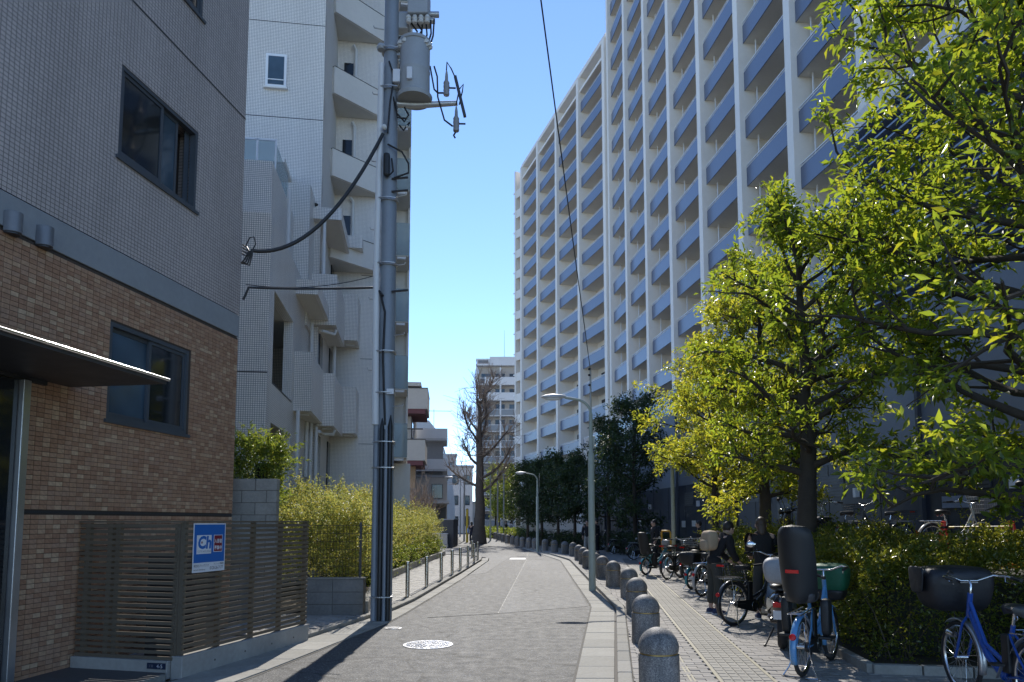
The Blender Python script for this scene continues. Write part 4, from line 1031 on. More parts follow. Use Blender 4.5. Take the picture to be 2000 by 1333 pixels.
# sunlit trees far up the street
for i, (u, y, H, lab) in enumerate(((968, 92, 8.2, 'leftmost sunlit green tree far up the street'), (984, 88, 7.6, 'middle sunlit green tree far up the street'), (1000, 84, 7.4, 'rightmost sunlit green tree far up the street'), (976, 104, 9.0, 'pale green tree behind the other far street trees'))):
    tree('street_tree', lab, 'tree', ((u - 1000) / 1400 * y, y, 0), H, .14, 2.2, crownprof(1.6, H * .55, H * 1.1, 1.9), 16, 90 + i, None, .3, .16, 9, L_far, group='sunlit trees far up the street', spread=.45, twigs=4, sub=4)
# bare tree at the corner and the bare shrub
def bare(name, label, loc, H, r0, seed, nl, zlow, spreadf, mat, levels=3, multi=0, cut=.9, up=.5):
    rng = np.random.default_rng(seed); t = thing(name, label, 'tree' if not multi else 'shrub', loc)
    tk, br, tw = MB(), MB(), MB()
    if multi:
        stems = [limb(rng, (rng.normal(0, .12), rng.normal(0, .12), 0), (math.cos(a) * .45, math.sin(a) * .45, 1), H * rng.uniform(.7, 1), 6, .1, .05) for a in np.linspace(0, 6.1, multi)]
        for s in stems: tk.tube(s, [r0 * (1 - .12 * q) for q in range(7)], 5)
        lims = stems
    else:
        tr = [Vector((rng.normal(0, .05), rng.normal(0, .05), z)) for z in np.linspace(0, H * cut, 9)]
        tk.tube(tr, [r0 * (1.35 if i == 0 else 1) * (1 - .8 * i / 8) for i in range(9)], 12); lims = []
        for i in range(nl):
            f = (i + .4) / nl; z = zlow + (H * cut - zlow) * f; az = i * 2.39996 + rng.normal(0, .3); k = z / (H * cut) * 8; j = min(int(k), 7)
            el = .2 + up * f; Ln = spreadf(f) * rng.uniform(.7, 1.1)
            pts = limb(rng, tr[j].lerp(tr[j + 1], k - j), (math.cos(az) * math.cos(el), math.sin(az) * math.cos(el), math.sin(el)), Ln, 6, .14, .14)
            r1 = r0 * (.30 - .14 * f); br.tube(pts, [max(.02, r1 * (1 - .62 * q / 6)) for q in range(7)], 7); lims.append(pts)
    for pts in lims:
        Ln = (pts[-1] - pts[0]).length
        for q in range(18 if not multi else 10):
            s = .2 + .8 * rng.random(); kk = min(s * 6, 5.99); a = pts[int(kk)].lerp(pts[int(kk) + 1], kk % 1); dd = (pts[int(kk) + 1] - pts[int(kk)]).normalized()
            sp = limb(rng, a, dd * .7 + Vector(rng.normal(0, .9, 3)) + Vector((0, 0, .3)), max(.9, Ln * .42) * rng.uniform(.5, 1.1), 4, .12, .12)
            tw.tube(sp, [.03, .025, .02, .015, .011] if not multi else [.012, .011, .01, .008, .006], 4, cap=False)
            for w in range(5):
                g = min(rng.uniform(.2, 1) * 4, 3.99); c = sp[int(g)].lerp(sp[int(g) + 1], g % 1)
                tp = limb(rng, c, (sp[-1] - sp[0]).normalized() + Vector(rng.normal(0, .5, 3)) + Vector((0, 0, .3)), rng.uniform(.5, 1.3) * (1 if not multi else .5), 3, .15, .1)
                tw.tube(tp, [.016, .014, .012, .009] if not multi else [.008, .007, .006, .005], 3, cap=False)
    tk.build('trunk', mat, t, 60)
    if br.v: br.build('limbs', mat, t, 60)
    o = tw.build('twigs', M_twig, t); o['kind'] = 'stuff'
    return t
bare('bare_ginkgo', 'tall bare tree with a thick dark trunk standing at the street corner', (-2.42, 53.5, 0), 12.4, .46, 5, 14, 3.6, lambda f: 4.0 - 1.6 * f, M_bark2, cut=.86, up=.75)
bare('bare_shrub', 'leafless many stemmed shrub beside the cream house', (-4.75, 37.0, .3), 3.4, .035, 8, 0, 0, None, M_twig, multi=16)

# ---- hedges
def hedge(name, label, cat, outline, z0, z1, n, L, W, mat, seed, core=True, deep=.17, bumpy=.14, spray=0, tilt=.8, parent=None, group=None, droop=.1):
    "clipped mass: leaves spread through the outer skin over a dark twiggy inside"
    rng = np.random.default_rng(seed); cx, cyy = np.mean([p[0] for p in outline]), np.mean([p[1] for p in outline])
    t = parent or thing(name, label, cat, (cx, cyy, z0), 0, group)
    poly = np.array([(p[0] - cx, p[1] - cyy) for p in outline]); m = len(poly)
    e = np.roll(poly, -1, axis=0) - poly; el = np.linalg.norm(e, axis=1); per = el.sum()
    A = .5 * abs(np.sum(poly[:, 0] * np.roll(poly[:, 1], -1) - np.roll(poly[:, 0], -1) * poly[:, 1])); H = z1 - z0
    ns = int(n * per * H / (per * H + A * 1.3)); ph = rng.uniform(0, 6.28, 6)
    def wob(x, y): return bumpy * (np.sin(x * 2.3 + ph[0]) * np.cos(y * 1.9 + ph[1]) + .6 * np.sin(x * 5.1 + y * 4.3 + ph[2]) + .4 * np.sin(y * 9 + ph[3]))
    s = rng.choice(m, ns, p=el / per); f = rng.random(ns)[:, None]; q = poly[s] + e[s] * f
    nr = np.stack([e[s][:, 1], -e[s][:, 0]], 1) / el[s][:, None]
    ori = 1 if np.sum(poly[:, 0] * np.roll(poly[:, 1], -1) - np.roll(poly[:, 0], -1) * poly[:, 1]) > 0 else -1
    nr = nr * ori; z = rng.random(ns) ** .8 * H; dep = -np.abs(rng.normal(0, deep, ns)) + wob(q[:, 0] + q[:, 1], z * 2) * .7
    P1 = np.concatenate([q + nr * dep[:, None], z[:, None]], 1); D1 = np.concatenate([nr, np.full((ns, 1), .35)], 1)
    nt_ = n - ns; lo, hi = poly.min(0), poly.max(0); pts = []
    while len(pts) < nt_:
        c = rng.uniform(lo, hi, (nt_ * 2, 2)); ins = np.zeros(len(c), bool); j = m - 1
        for i in range(m):
            yi, yj = poly[i, 1], poly[j, 1]
            with np.errstate(divide='ignore', invalid='ignore'):
                cr = ((yi > c[:, 1]) != (yj > c[:, 1])) & (c[:, 0] < (poly[j, 0] - poly[i, 0]) * (c[:, 1] - yi) / (yj - yi) + poly[i, 0])
            ins ^= cr; j = i
        pts.extend(c[ins].tolist())
    c = np.array(pts[:nt_]); zt = H + wob(c[:, 0], c[:, 1]) - np.abs(rng.normal(0, .07, nt_))
    P2 = np.concatenate([c, zt[:, None]], 1); D2 = np.tile([0, 0, .8], (nt_, 1))
    P, D = np.concatenate([P1, P2]), np.concatenate([D1, D2])
    if spray:
        k = spray; ix = rng.choice(len(P), k); Ps, Ds = [], []
        for i in ix:
            d = D[i] + rng.normal(0, .4, 3); d[2] = abs(d[2]) + .35; d /= np.linalg.norm(d); Ln = rng.uniform(.18, .5); nn = 14
            tt = np.linspace(0, 1, nn)[:, None]; arc = P[i] + d * tt * Ln + np.array([0, 0, -.22 * Ln]) * tt ** 2
            Ps.append(arc); Ds.append(np.tile(d, (nn, 1)) * .9 + rng.normal(0, .5, (nn, 3)))
        P = np.concatenate([P] + Ps); D = np.concatenate([D] + Ds)
    o = foliage('foliage', rng, P, D, L, W, mat, t, droop, tilt)
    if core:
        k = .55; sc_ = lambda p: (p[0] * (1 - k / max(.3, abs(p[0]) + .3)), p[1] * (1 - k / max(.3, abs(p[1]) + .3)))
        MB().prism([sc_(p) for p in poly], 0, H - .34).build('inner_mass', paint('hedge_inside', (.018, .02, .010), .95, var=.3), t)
        w = MB(); 
        for i in range(int(per * 9)):
            s_ = rng.choice(m, p=el / per); q_ = poly[s_] + e[s_] * rng.random(); nn = np.array([e[s_][1], -e[s_][0]]) / el[s_] * ori
            b0 = (q_[0] - nn[0] * .22, q_[1] - nn[1] * .22, 0); w.tube(limb(rng, b0, (nn[0] * .25 + rng.normal(0, .25), nn[1] * .25 + rng.normal(0, .25), 1), H * rng.uniform(.5, .95), 3, .18, 0), [.007, .006, .004, .003], 3, cap=False)
        o2 = w.build('stems', paint('stem_brown', (.085, .065, .05), .9, var=.25), t); o2['kind'] = 'stuff'
    return t
hx = lambda y: 3.98 + .112 * (y - 8.4)
hedge('azalea_hedge', 'clipped azalea hedge with small dark leaves behind the parked bicycles', 'hedge', [(hx(8.0) + .05, 8.05), (7.4, 7.5), (8.2, 9.3), (hx(13) + 1.35, 13), (hx(20) + .9, 20), (hx(20) + .15, 20), (hx(14) + .12, 14)], .1, 1.28, 120000, .046, .024, L_azal, 3, spray=900, bumpy=.2)
bed = struct(sheet('planting_bed', [(hx(7.8) - .12, 7.8), (8.6, 7.1), (9.5, 9.6), (hx(21) + 2, 21), (hx(21) - .02, 21)], .085, M_soil))
b = MB(); kp = [(hx(21) - .06, 21), (hx(14.5) - .06, 14.5), (hx(7.8) - .12, 7.72), (8.6, 6.98)]
for i in range(3):
    a, c = Vector((*kp[i], 0)), Vector((*kp[i + 1], 0)); L_ = (c - a).length; n_ = int(L_ / .45)
    for k in range(n_):
        p0, p1 = a.lerp(c, (k + .015) / n_), a.lerp(c, (k + .985) / n_)
        MB().bar((p0.x, p0.y, .085), (p1.x, p1.y, .085), .1, .14).build('edging_stone', M_kerb, bed, bevel=.01)
hedge('abelia_bush', 'yellow green arching bush in the planter behind the slat fence', 'bush', [(-4.9, 12.75), (-3.15, 12.75), (-2.72, 13.0), (-3.05, 16.5), (-3.5, 18.4), (-4.9, 18.4)], .55, 1.85, 42000, .046, .022, L_abel, 5, spray=3600, bumpy=.34, core=False, deep=.4)
hedge('abelia_bush', 'yellow green arching bush along the left pavement beyond the utility pole', 'bush', [(-5.0, 18.6), (-3.6, 18.6), (-3.65, 26), (-3.45, 33.6), (-5.2, 33.6)], .2, 1.75, 42000, .054, .026, L_abel, 6, spray=3600, bumpy=.3, core=False, deep=.4)
hedge('ground_cover_hedge', 'low green leafy shrubs at the foot of the yellow green bush', 'hedge', [(-3.72, 15.5), (-3.42, 15.2), (-3.52, 20.6), (-3.42, 26), (-3.28, 33.9), (-3.8, 33.9)], .12, .8, 30000, .06, .03, L_green, 7, bumpy=.16)
hedge('corner_shrub', 'leafy green shrub growing above the block wall by the tiled house', 'shrub', [(-4.75, 12.0), (-4.1, 12.0), (-3.95, 12.4), (-4.1, 12.9), (-4.8, 12.9)], 1.9, 3.0, 4200, .075, .026, L_green, 9, spray=160, bumpy=.12)
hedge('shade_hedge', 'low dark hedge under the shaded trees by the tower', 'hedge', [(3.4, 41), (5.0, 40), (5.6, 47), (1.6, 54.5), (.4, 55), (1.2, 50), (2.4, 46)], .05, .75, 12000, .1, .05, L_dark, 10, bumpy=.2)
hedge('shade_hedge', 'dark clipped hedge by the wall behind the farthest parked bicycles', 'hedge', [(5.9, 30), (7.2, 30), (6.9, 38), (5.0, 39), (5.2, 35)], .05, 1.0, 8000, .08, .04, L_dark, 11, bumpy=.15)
hedge('street_hedge', 'low hedge far up the street under the sunlit trees', 'hedge', [(-2.2, 70), (.4, 66), (1.4, 74), (-1.5, 90), (-4, 96), (-4.6, 92)], .0, .8, 8000, .16, .08, L_green, 12, bumpy=.2)
# planter: edging along the pavement and the tiled end wall
pk = thing('planter_wall', 'grey tiled planter end wall below the yellow green bush', 'wall', (-3.05, 12.45, 0), R(2))
MB().bb((-.55, .0, 0), (.5, .14, .66)).build('core', M_mortar, pk)
M_ptile = paint('planter_tile', (.19, .185, .175), .6, var=.3, scale=2.2, bump=.15, pieces=.12)
for r_ in range(3):
    for k in range(2): MB().bb((-.545 + k * .523, -.012, .03 + r_ * .21), (-.545 + k * .523 + .515, -.0005, .03 + r_ * .21 + .2)).build('tile', M_ptile, pk)
for k in range(7): MB().bb((.5005, .15 + k * .5 * 0, .03), (.512, .14, .65)).build('end_tile', M_ptile, pk) if k == 0 else None
MB().bb((-.57, -.02, .661), (.52, .15, .69)).build('coping', M_kerb, pk)
pe = thing('planter_edging', 'low concrete edging along the bush by the left pavement', 'kerb', (-3.0, 12.6, 0))
ep = [(-2.56, 12.62), (-3.05, 16.0), (-3.42, 20.0), (-3.42, 26), (-3.2, 34.1)]
for i in range(len(ep) - 1):
    a, c = Vector((*ep[i], 0)), Vector((*ep[i + 1], 0)); n_ = max(1, int((c - a).length / .9))
    for k in range(n_):
        p0, p1 = a.lerp(c, (k + .006) / n_), a.lerp(c, (k + .994) / n_)
        MB().bar((p0.x + 3.0, p0.y - 12.6, .14), (p1.x + 3.0, p1.y - 12.6, .14), .13, .26).build('edging_stone', M_gutter, pe, bevel=.012)
struct(sheet('planter_soil', [(-2.6, 12.65), (-3.08, 16), (-3.46, 20), (-3.46, 26), (-3.24, 34), (-5.4, 34), (-5.4, 12.65)], .11, M_soil))
mf = thing('mesh_fence', 'thin dark wire mesh fence above the planter wall', 'fence', (-3.05, 12.48, .66), R(2))
for x in (-.53, .42): MB().bb((x - .018, .03, .02), (x + .018, .066, .98)).build('post', M_dark, mf)
w = MB()
for x in np.arange(-.6, .62, .055): w.tube([(x, .045, .06), (x, .045, .93)], .0028, 4, cap=False)
for z in np.arange(.08, .95, .14): w.tube([(-.6, .05, z), (.62, .05, z)], .0035, 4, cap=False)
w.build('wire_mesh', M_dark, mf)
# ================================================================ street furniture
M_pole = paint('pole_steel', (.25, .28, .32), .58, metal=.2, var=.12, scale=3, bump=.08)
M_black = paint('black_plastic', (.014, .015, .017), .45, var=.15)
M_cable = paint('cable_sheath', (.02, .02, .022), .5)
M_gal = paint('galvanised', (.45, .46, .47), .45, metal=.7, var=.15, scale=9)
M_trans = paint('transformer_grey', (.36, .38, .40), .5, var=.1, scale=3)
M_porc = paint('porcelain', (.62, .62, .60), .3, var=.08)
M_inspl = paint('insulator_grey', (.28, .28, .29), .4, var=.1)
pc = on_ground(747, 1213); pole = thing('utility_pole', 'grey steel utility pole with a transformer and black cable guards', 'utility pole', (pc.x, pc.y, 0))
PY = pc.y
def pp(u, v, dy=0.0):
    q = at(u, v, PY + dy); return Vector((q.x - pc.x, dy, q.z))
MB().tube([(0, 0, -.05), (0, 0, 4), (0, 0, 8), (0, 0, 13.5)], [.155, .145, .135, .12], 24).build('shaft', M_pole, pole, 40)
for x, y, z1 in ((-.03, -.165, 3.4), (.105, -.135, 3.45)):
    g_ = MB(); g_.tube([(x, y, 0), (x, y, z1 - .2), (x, y + .03, z1)], [.042, .042, .006], 10); g_.build('cable_guard', M_black, pole, 40)
MB().tube([(.045, -.168, 0), (.045, -.168, 3.2)], .028, 8).build('conduit', M_pole, pole, 40)
MB().tube([(-.135, -.1, 0), (-.135, -.1, 3.3)], .05, 10).build('conduit', M_pole, pole, 40)
MB().tube([pp(733, 830, -.13), pp(735, 520, -.13), pp(741, 300, -.13), pp(745, 125, -.13)], [.062, .055, .05, .05], 10).build('riser_pipe', M_pipe, pole, 40)
MB().lathe([(.06, 0), (.085, -.06), (.07, -.1), (.06, -.1)], 14, pp(745, 88, -.13)).build('riser_cap', M_trans, pole, 40)
for v in (105, 180, 395, 520, 690, 770, 865, 915, 1165):
    z = pp(747, v).z; s = MB(); s.lathe([(.16, z - .02), (.168, z - .02), (.168, z + .02), (.16, z + .02)], 20)
    s.tube([(-.2, -.11, z), (-.14, -.18, z), (0, -.215, z), (.14, -.17, z), (.17, -.06, z)], .012, 5); s.build('strap', M_gal, pole, 40)
for i in range(12):
    z = 3.6 + i * .62; sd = -1 if i % 2 else 1
    MB().tube([(sd * .13, -.03, z), (sd * .30, -.06, z + .015), (sd * .31, -.06, z + .05)], .011, 6).build('step_bolt', M_gal, pole, 40)
MB().tube([pp(752, 830, -.16), pp(748, 700, -.16), pp(752, 610, -.16), pp(742, 570, -.14), pp(732, 562, -.1)], .02, 6).build('drop_cable', M_cable, pole, 40)
MB().box(pp(762, 765, -.17), (.12, .02, .09)).build('number_tag', M_swhite, pole)
# transformer
tz0, tz1 = pp(810, 200).z, pp(810, 88).z; tc = Vector((pp(811, 145).x, -.05, 0))
tr = MB(); tr.lathe([(.0001, tz0), (.30, tz0 - .005), (.315, tz0 + .06), (.27, tz0 + .1), (.265, tz0 + .5), (.272, tz0 + .52), (.265, tz0 + .54), (.265, tz1 - .06), (.285, tz1 - .05), (.285, tz1), (.2, tz1 + .05), (.0001, tz1 + .06)], 28, tc)
tf = tr.build('transformer', M_trans, pole, 40)
for a in (2.2, 2.9, 3.6, -.6, .1):
    p = Vector((tc.x + .26 * math.cos(a), tc.y - .26 * abs(math.sin(a)) * .6, tz1 - .12)); MB().lathe([(.05, 0), (.06, .03), (.045, .06), (.055, .09), (.02, .12)], 10, p, Matrix.Rotation(R(60), 3, 'X')).build('bushing', M_porc, tf, 40)
for z in (tz0 + .2, tz1 - .2): MB().box((tc.x / 2, -.02, z), (abs(tc.x) - .05, .09, .08)).build('bracket', M_gal, pole)
for lc, ls in (((tc.x - .05, tc.y - .29, tz0 + .32), (.1, .06, .22)), ((tc.x - .3, tc.y - .13, tz0 + .36), (.13, .1, .24))): MB().box(lc, ls).build('terminal_box', M_swhite, tf, bevel=.015)
# switch box above
sz = pp(815, 20).z
sw = MB(); sw.box((pp(818, 20).x, .05, sz + .1), (.36, .45, .55)); sw.build('switch_box', M_trans, pole, bevel=.02)
for k in range(4): MB().lathe([(.04, 0), (.055, .03), (.04, .06), (.055, .09), (.035, .14)], 10, (pp(800 + 12 * k, 20).x, -.1, sz - .32)).build('bushing', M_porc, pole, 40)
for z, x1 in ((pp(850, 20).z, pp(856, 20).x), (pp(850, 32).z, pp(848, 32).x)): MB().cyl((0, .12, z), (x1, .12, z), .055, n=10).build('crossarm', M_gal, pole, 40)
MB().box((.14, .1, pp(780, 40).z), (.3, .22, .3)).build('fuse_box', M_trans, pole, bevel=.02)
# arm with the cut-outs
za = pp(850, 203).z; xa = pp(893, 203).x
MB().tube([(0, 0, za), (tc.x, .05, za), (xa, .05, za + .04)], [.06, .06, .045], 10).build('crossarm', M_gal, pole, 40)
MB().bar(pp(889, 150, .02), pp(908, 228, .02), .075, .05).build('mounting_plate', M_dark, pole)
for u, v in ((872, 170), (891, 240)):
    p = pp(u, v, -.05); c = MB(); c.lathe([(.05, -.16), (.055, -.14), (.05, -.09), (.056, -.07), (.05, -.03), (.056, 0), (.05, .05), (.056, .07), (.03, .12), (.025, .22), (.012, .3)], 12, p)
    co = c.build('fuse_cutout', M_inspl, pole, 40); MB().cyl(p + Vector((.03, 0, -.02)), p + Vector((.16, .04, .0)), .015, n=6).build('clamp', M_dark, co)
MB().tube([pp(872, 138, -.05), pp(873, 122, -.03), pp(881, 134), pp(889, 152)], .012, 5).build('jumper_wire', M_cable, pole)
MB().tube([pp(891, 205), pp(897, 175), pp(905, 165), pp(903, 180), pp(897, 205)], .012, 5).build('jumper_wire', M_cable, pole)
for P_ in ([pp(840, 130), pp(848, 175), pp(855, 182), pp(866, 182)], [pp(848, 130), pp(854, 150), pp(855, 190), pp(868, 235), pp(884, 247)], [pp(890, 258), pp(886, 265), pp(889, 270)],
           [pp(800, 42), pp(815, 62), pp(812, 70), pp(790, 72), pp(768, 75), pp(750, 88)], [pp(812, 42), pp(824, 60), pp(816, 72), pp(790, 74), pp(764, 78), pp(748, 90)], [pp(825, 42), pp(823, 82), pp(822, 95)], [pp(832, 42), pp(834, 68), pp(828, 95)], [pp(841, 40), pp(842, 66), pp(834, 92)], [pp(848, 38), pp(846, 70), pp(838, 96)],
           [pp(768, 190, -.1), pp(775, 222, -.15), pp(790, 238, -.15), pp(798, 225, -.12), pp(790, 210, -.1)], [pp(772, 200, -.1), pp(776, 230, -.15), pp(795, 232, -.15)], [pp(780, 245, -.1), pp(788, 255, -.1), pp(800, 240, 0)],
           [pp(757, 282, -.2), pp(785, 297, -.15), pp(798, 320, -.1), pp(798, 338, -.1), pp(770, 348, -.15)], [pp(752, 300, -.2), pp(750, 325, -.2), pp(758, 345, -.2), pp(768, 335, -.2), pp(765, 310, -.2)], [pp(760, 120, -.14), pp(770, 150, -.16), pp(762, 200, -.17), pp(757, 260, -.17)]):
    MB().tube(P_, .016, 6).build('jumper_wire', M_cable, pole, 50)
cl = MB(); cl.box(pp(755, 322, -.2), (.11, .1, .42)); cl.build('cable_closure', M_black, pole, bevel=.04)
for v in (350, 375, 570): MB().cyl(pp(765, v, -.12), pp(797, v - 3, -.1), .02, n=6).build('cable_hook', M_dark, pole, 40)
MB().lathe([(.03, 0), (.045, .02), (.03, .04), (.045, .06), (.02, .08)], 10, pp(751, 251, -.2), Matrix.Rotation(R(90), 3, 'X')).build('spool_insulator', M_porc, pole, 40)
def sag(p, q, d, n=14):
    p, q = Vector(p), Vector(q); return [p.lerp(q, i / n) - Vector((0, 0, d * 4 * (i / n) * (1 - i / n))) for i in range(n + 1)]
pw = lambda u, v, dy=0: pp(u, v, dy) + Vector((pc.x, pc.y, 0))
ha = HC + Vector((.02, .05, 0)); za1, za2 = at(478, 488, 11.1).z, at(470, 572, 11.1).z
c1 = MB(); c1.tube(sag(pw(748, 262, -.18), (ha.x + .12, ha.y - .02, za1), .62, 18), .032, 8)
o = c1.build('service_cable', M_cable, None, 50); tag(o, 'thick black service cable sagging from the pole to the house corner', 'cable')
c2 = MB(); c2.tube([pw(748, 578, -.17)] + sag(pw(733, 562, -.12), (ha.x + .1, ha.y, za2 + .1), .02, 10) + [(ha.x + .02, ha.y, za2 - .1)], .02, 8)
o = c2.build('service_cable', M_cable, None, 50); tag(o, 'lower black service cable running level from the pole to the house', 'cable')
c3 = MB(); c3.tube(sag(pw(735, 538, -.12), (ha.x + .05, ha.y, za2 + .15), .12, 10), .007, 5)
o = c3.build('service_cable', M_cable, None, 50); tag(o, 'thin wire strung between the pole and the house above the level cable', 'cable')
hk = thing('cable_anchor', 'cluster of black cable ends on the corner of the tiled house', 'cable anchor', (ha.x, ha.y, za1))
for k in range(4): MB().tube([(-.02, 0, .1 - .05 * k), (.06, -.03, .05 - .05 * k), (.1 + .02 * k, -.03, -.02), (.02 + .03 * k, -.02, -.16 - .03 * k), (-.03, 0, -.2)], .013, 6).build('cable_end', M_cable, hk, 50)
MB().tube([(.03, -.02, .05), (.1, -.03, .2), (.17, -.03, .22), (.2, -.03, .1), (.14, -.03, -.03)], .01, 6).build('cable_loop', M_cable, hk, 50)

# ---- lamp posts
M_lpost = paint('lamp_post_green', (.40, .44, .38), .5, var=.1, scale=5)
M_lhead = paint('lamp_head_grey', (.52, .53, .54), .4, metal=.3, var=.08)
M_lens = paint('lamp_lens', (.75, .76, .76), .15, var=.03)
def lamp_post(u, v, label, mast, H):
    c = on_ground(u, v); t = thing('street_lamp', label, 'street lamp', (c.x, c.y, 0), 0, 'street lamps along the right kerb')
    MB().tube([(0, 0, -.02), (0, 0, H * .66), (0, 0, H * .67), (0, 0, H * .86)], [.085, .075, .05, .045], 14).build('post', M_lpost, t, 40)
    pts = [(0, 0, H * .86)] + [(-.42 * (1 - math.cos(a)), 0, H * .86 + .36 * math.sin(a)) for a in np.linspace(.2, 1.45, 7)] + [(-.62, 0, H * .86 + .40)]
    MB().tube(pts, .032, 10).build('arm', M_lpost, t, 40)
    hd = MB(); rings = []
    for s, w, h in ((0, .03, .03), (.1, .06, .05), (.3, .10, .07), (.48, .085, .055), (.6, .03, .02)):
        rings.append([(-.60 - s, w * math.cos(a), H * .86 + .405 + .02 - s * .02 + h * math.sin(a)) for a in np.linspace(0, 2 * math.pi, 14, endpoint=False)])
    hd.loft(rings).build('head', M_lhead, t, 50)
    MB().ell((-.92, 0, H * .86 + .375), (.21, .075, .05), 14, 8).build('lens', M_lens, t, 60)
    MB().box((0, -.08, 1.3), (.09, .03, .26)).build('hatch', M_lpost, t, bevel=.006)
    if mast:
        MB().tube([(.01, .07, H * .55), (.01, .07, H * 1.09)], .022, 8).build('mast', M_gal, t, 40)
        for z in (H * 1.0, H * 1.05, H * 1.08): MB().lathe([(.02, 0), (.035, .02), (.02, .05)], 8, (-.02, .05, z)).build('insulator', M_dark, t)
        MB().box((.05, .03, H * .72), (.09, .08, .3)).build('control_box', M_lpost, t, bevel=.01)
    else:
        MB().tube([(.06, .02, H * .7), (.1, .02, H * .78), (.11, .02, H * .95)], .012, 6).build('mast', M_gal, t, 40)
    return c
c1_ = lamp_post(1157, 1155, 'pale green street lamp nearest the viewer on the right kerb', True, 4.95)
lamp_post(1050, 1079, 'pale green street lamp farther along the right kerb', False, 4.5)
ow = MB(); ow.tube(sag((-1.35, -2.0, 10.7), (c1_.x + .01, c1_.y + .07, 5.36), .12, 20), .0095, 6)
o = ow.build('overhead_wire', M_cable, None, 50); tag(o, 'black overhead wire slanting down to the nearer street lamp', 'cable')
ow2 = MB(); ow2.tube(sag((c1_.x, c1_.y, 4.9), (2.6, 26, 3.2), .2, 12), .006, 5)
gp = thing('plain_post', 'plain pale green post among the bright oak leaves', 'post', (5.02, 22.4, 0)); MB().cyl((0, 0, 0), (0, 0, 3.6), .065, .055, 12).build('shaft', M_lpost, gp, 40); MB().lathe([(.07, 3.6), (.075, 3.62), (.04, 3.68), (.0001, 3.69)], 12).build('cap', M_lpost, gp, 40)
# far posts
for i, (u, y, H, m, lab) in enumerate(((958, 62, 5.8, M_lpost, 'slim post left of the far green trees'), (972, 66, 6.5, M_gal, 'slim post in the middle of the far green trees'), (984, 70, 6.6, M_gal, 'slim post right of centre in the far green trees'), (907, 60, 5.2, M_gal, 'thin grey lamp post left of the bare tree'), (899, 78, 6.5, M_gal, 'far utility pole at the end of the side houses'))):
    t = thing('distant_post', lab, 'post', ((u - 1000) / 1400 * y, y, 0), 0, 'slim posts far up the street'); MB().cyl((0, 0, 0), (0, 0, H), .08, .06, 8).build('shaft', m, t, 40)
    if i == 3: MB().tube([(0, 0, H - .2), (-.3, 0, H + .1), (-1.0, 0, H + .15)], .05, 6).build('arm', m, t, 40); MB().ell((-1.3, 0, H + .13), (.4, .12, .09), 10, 6).build('head', M_lhead, t)
    else: MB().box((0, 0, H - .4), (.9 if i == 4 else .3, .08, .08)).build('bracket', m, t)
yp = thing('yellow_post', 'yellow marker post behind the walking pedestrian', 'post', (-3.55, 57, 0)); MB().cyl((0, 0, 0), (0, 0, 2.6), .1, n=10).build('shaft', paint('yellow_paint', (.55, .40, .04), .5), yp, 40); MB().lathe([(.1, 2.6), (.05, 2.68), (.0001, 2.7)], 10).build('cap', M_dark, yp, 40)

# ---- stone bollards on the right
def granite():
    m, n, l, b = _nt('granite'); oi = n.new('ShaderNodeObjectInfo'); va = n.new('ShaderNodeVectorMath'); va.operation = 'ADD'; l.new(n.new('ShaderNodeTexCoord').outputs['Object'], va.inputs[0]); l.new(oi.outputs['Location'], va.inputs[1]); co = va.outputs[0]
    v = n.new('ShaderNodeTexVoronoi'); v.inputs['Scale'].default_value = 130; l.new(co, v.inputs['Vector']); sp = n.new('ShaderNodeSeparateColor'); l.new(v.outputs['Color'], sp.inputs[0])
    c = _ramp(n, l, sp.outputs[0], [(0, (.12, .115, .115)), (.4, (.20, .19, .185)), (.8, (.27, .255, .24)), (1, (.40, .37, .34))])
    mp = n.new('ShaderNodeMapping'); mp.inputs['Scale'].default_value = (3, 3, .8); l.new(co, mp.inputs[0])
    c = _mix(n, l, 1.0, c, _ramp(n, l, _noise(n, l, mp.outputs[0], 2.4, 6, .65), [(.33, [.5] * 3), (.62, [1.12] * 3)]), 'MULTIPLY')
    l.new(c, b.inputs['Base Color']); b.inputs['Roughness'].default_value = .62
    _bump(n, l, b, v.outputs['Distance'], .5, .004); return m
M_gran = granite(); M_ring = paint('brass_ring', (.42, .30, .12), .35, metal=.8, var=.25, scale=8)
BL = [(1285, 6.66), (1260, 9.62), (1243.7, 12.5), (1229, 15.2), (1198, 17.8), (1177, 20.4), (1162, 22.5), (1148, 24.6), (1140, 27.2), (1131, 29.8), (1120, 33.3), (1104, 35.4), (1083.5, 37.5), (1065, 39.8), (1045, 42), (1033, 43.8), (1020.5, 45.7), (1010, 47.6), (1001, 50), (991, 53), (982.5, 57), (975, 61), (967, 66), (960, 73)]
dome = [(.178, .0), (.182, .03)] + [(.185 * math.cos(a), .03 + .19 * math.sin(a)) for a in np.linspace(.08, math.pi / 2 - .05, 9)] + [(.0001, .222)]
bm_ = MB().lathe([(.184, -.02), (.184, .385), (.178, .392)], 32).mesh('base', 40); dm_ = MB().lathe([(.172, .405)] + [(r, z + .41) for r, z in dome], 32).mesh('cap', 40); rm_ = MB().lathe([(.165, .388), (.171, .39), (.171, .408), (.165, .41)], 32).mesh('ring', 40)
ordn = ['nearest', 'second', 'third', 'fourth', 'fifth', 'sixth', 'seventh', 'eighth', 'ninth', 'tenth', 'eleventh', 'twelfth', 'thirteenth', 'fourteenth', 'fifteenth', 'sixteenth', 'seventeenth', 'eighteenth', 'nineteenth', 'twentieth', 'twenty-first', 'twenty-second', 'twenty-third', 'farthest']
rbn = random.Random(4)
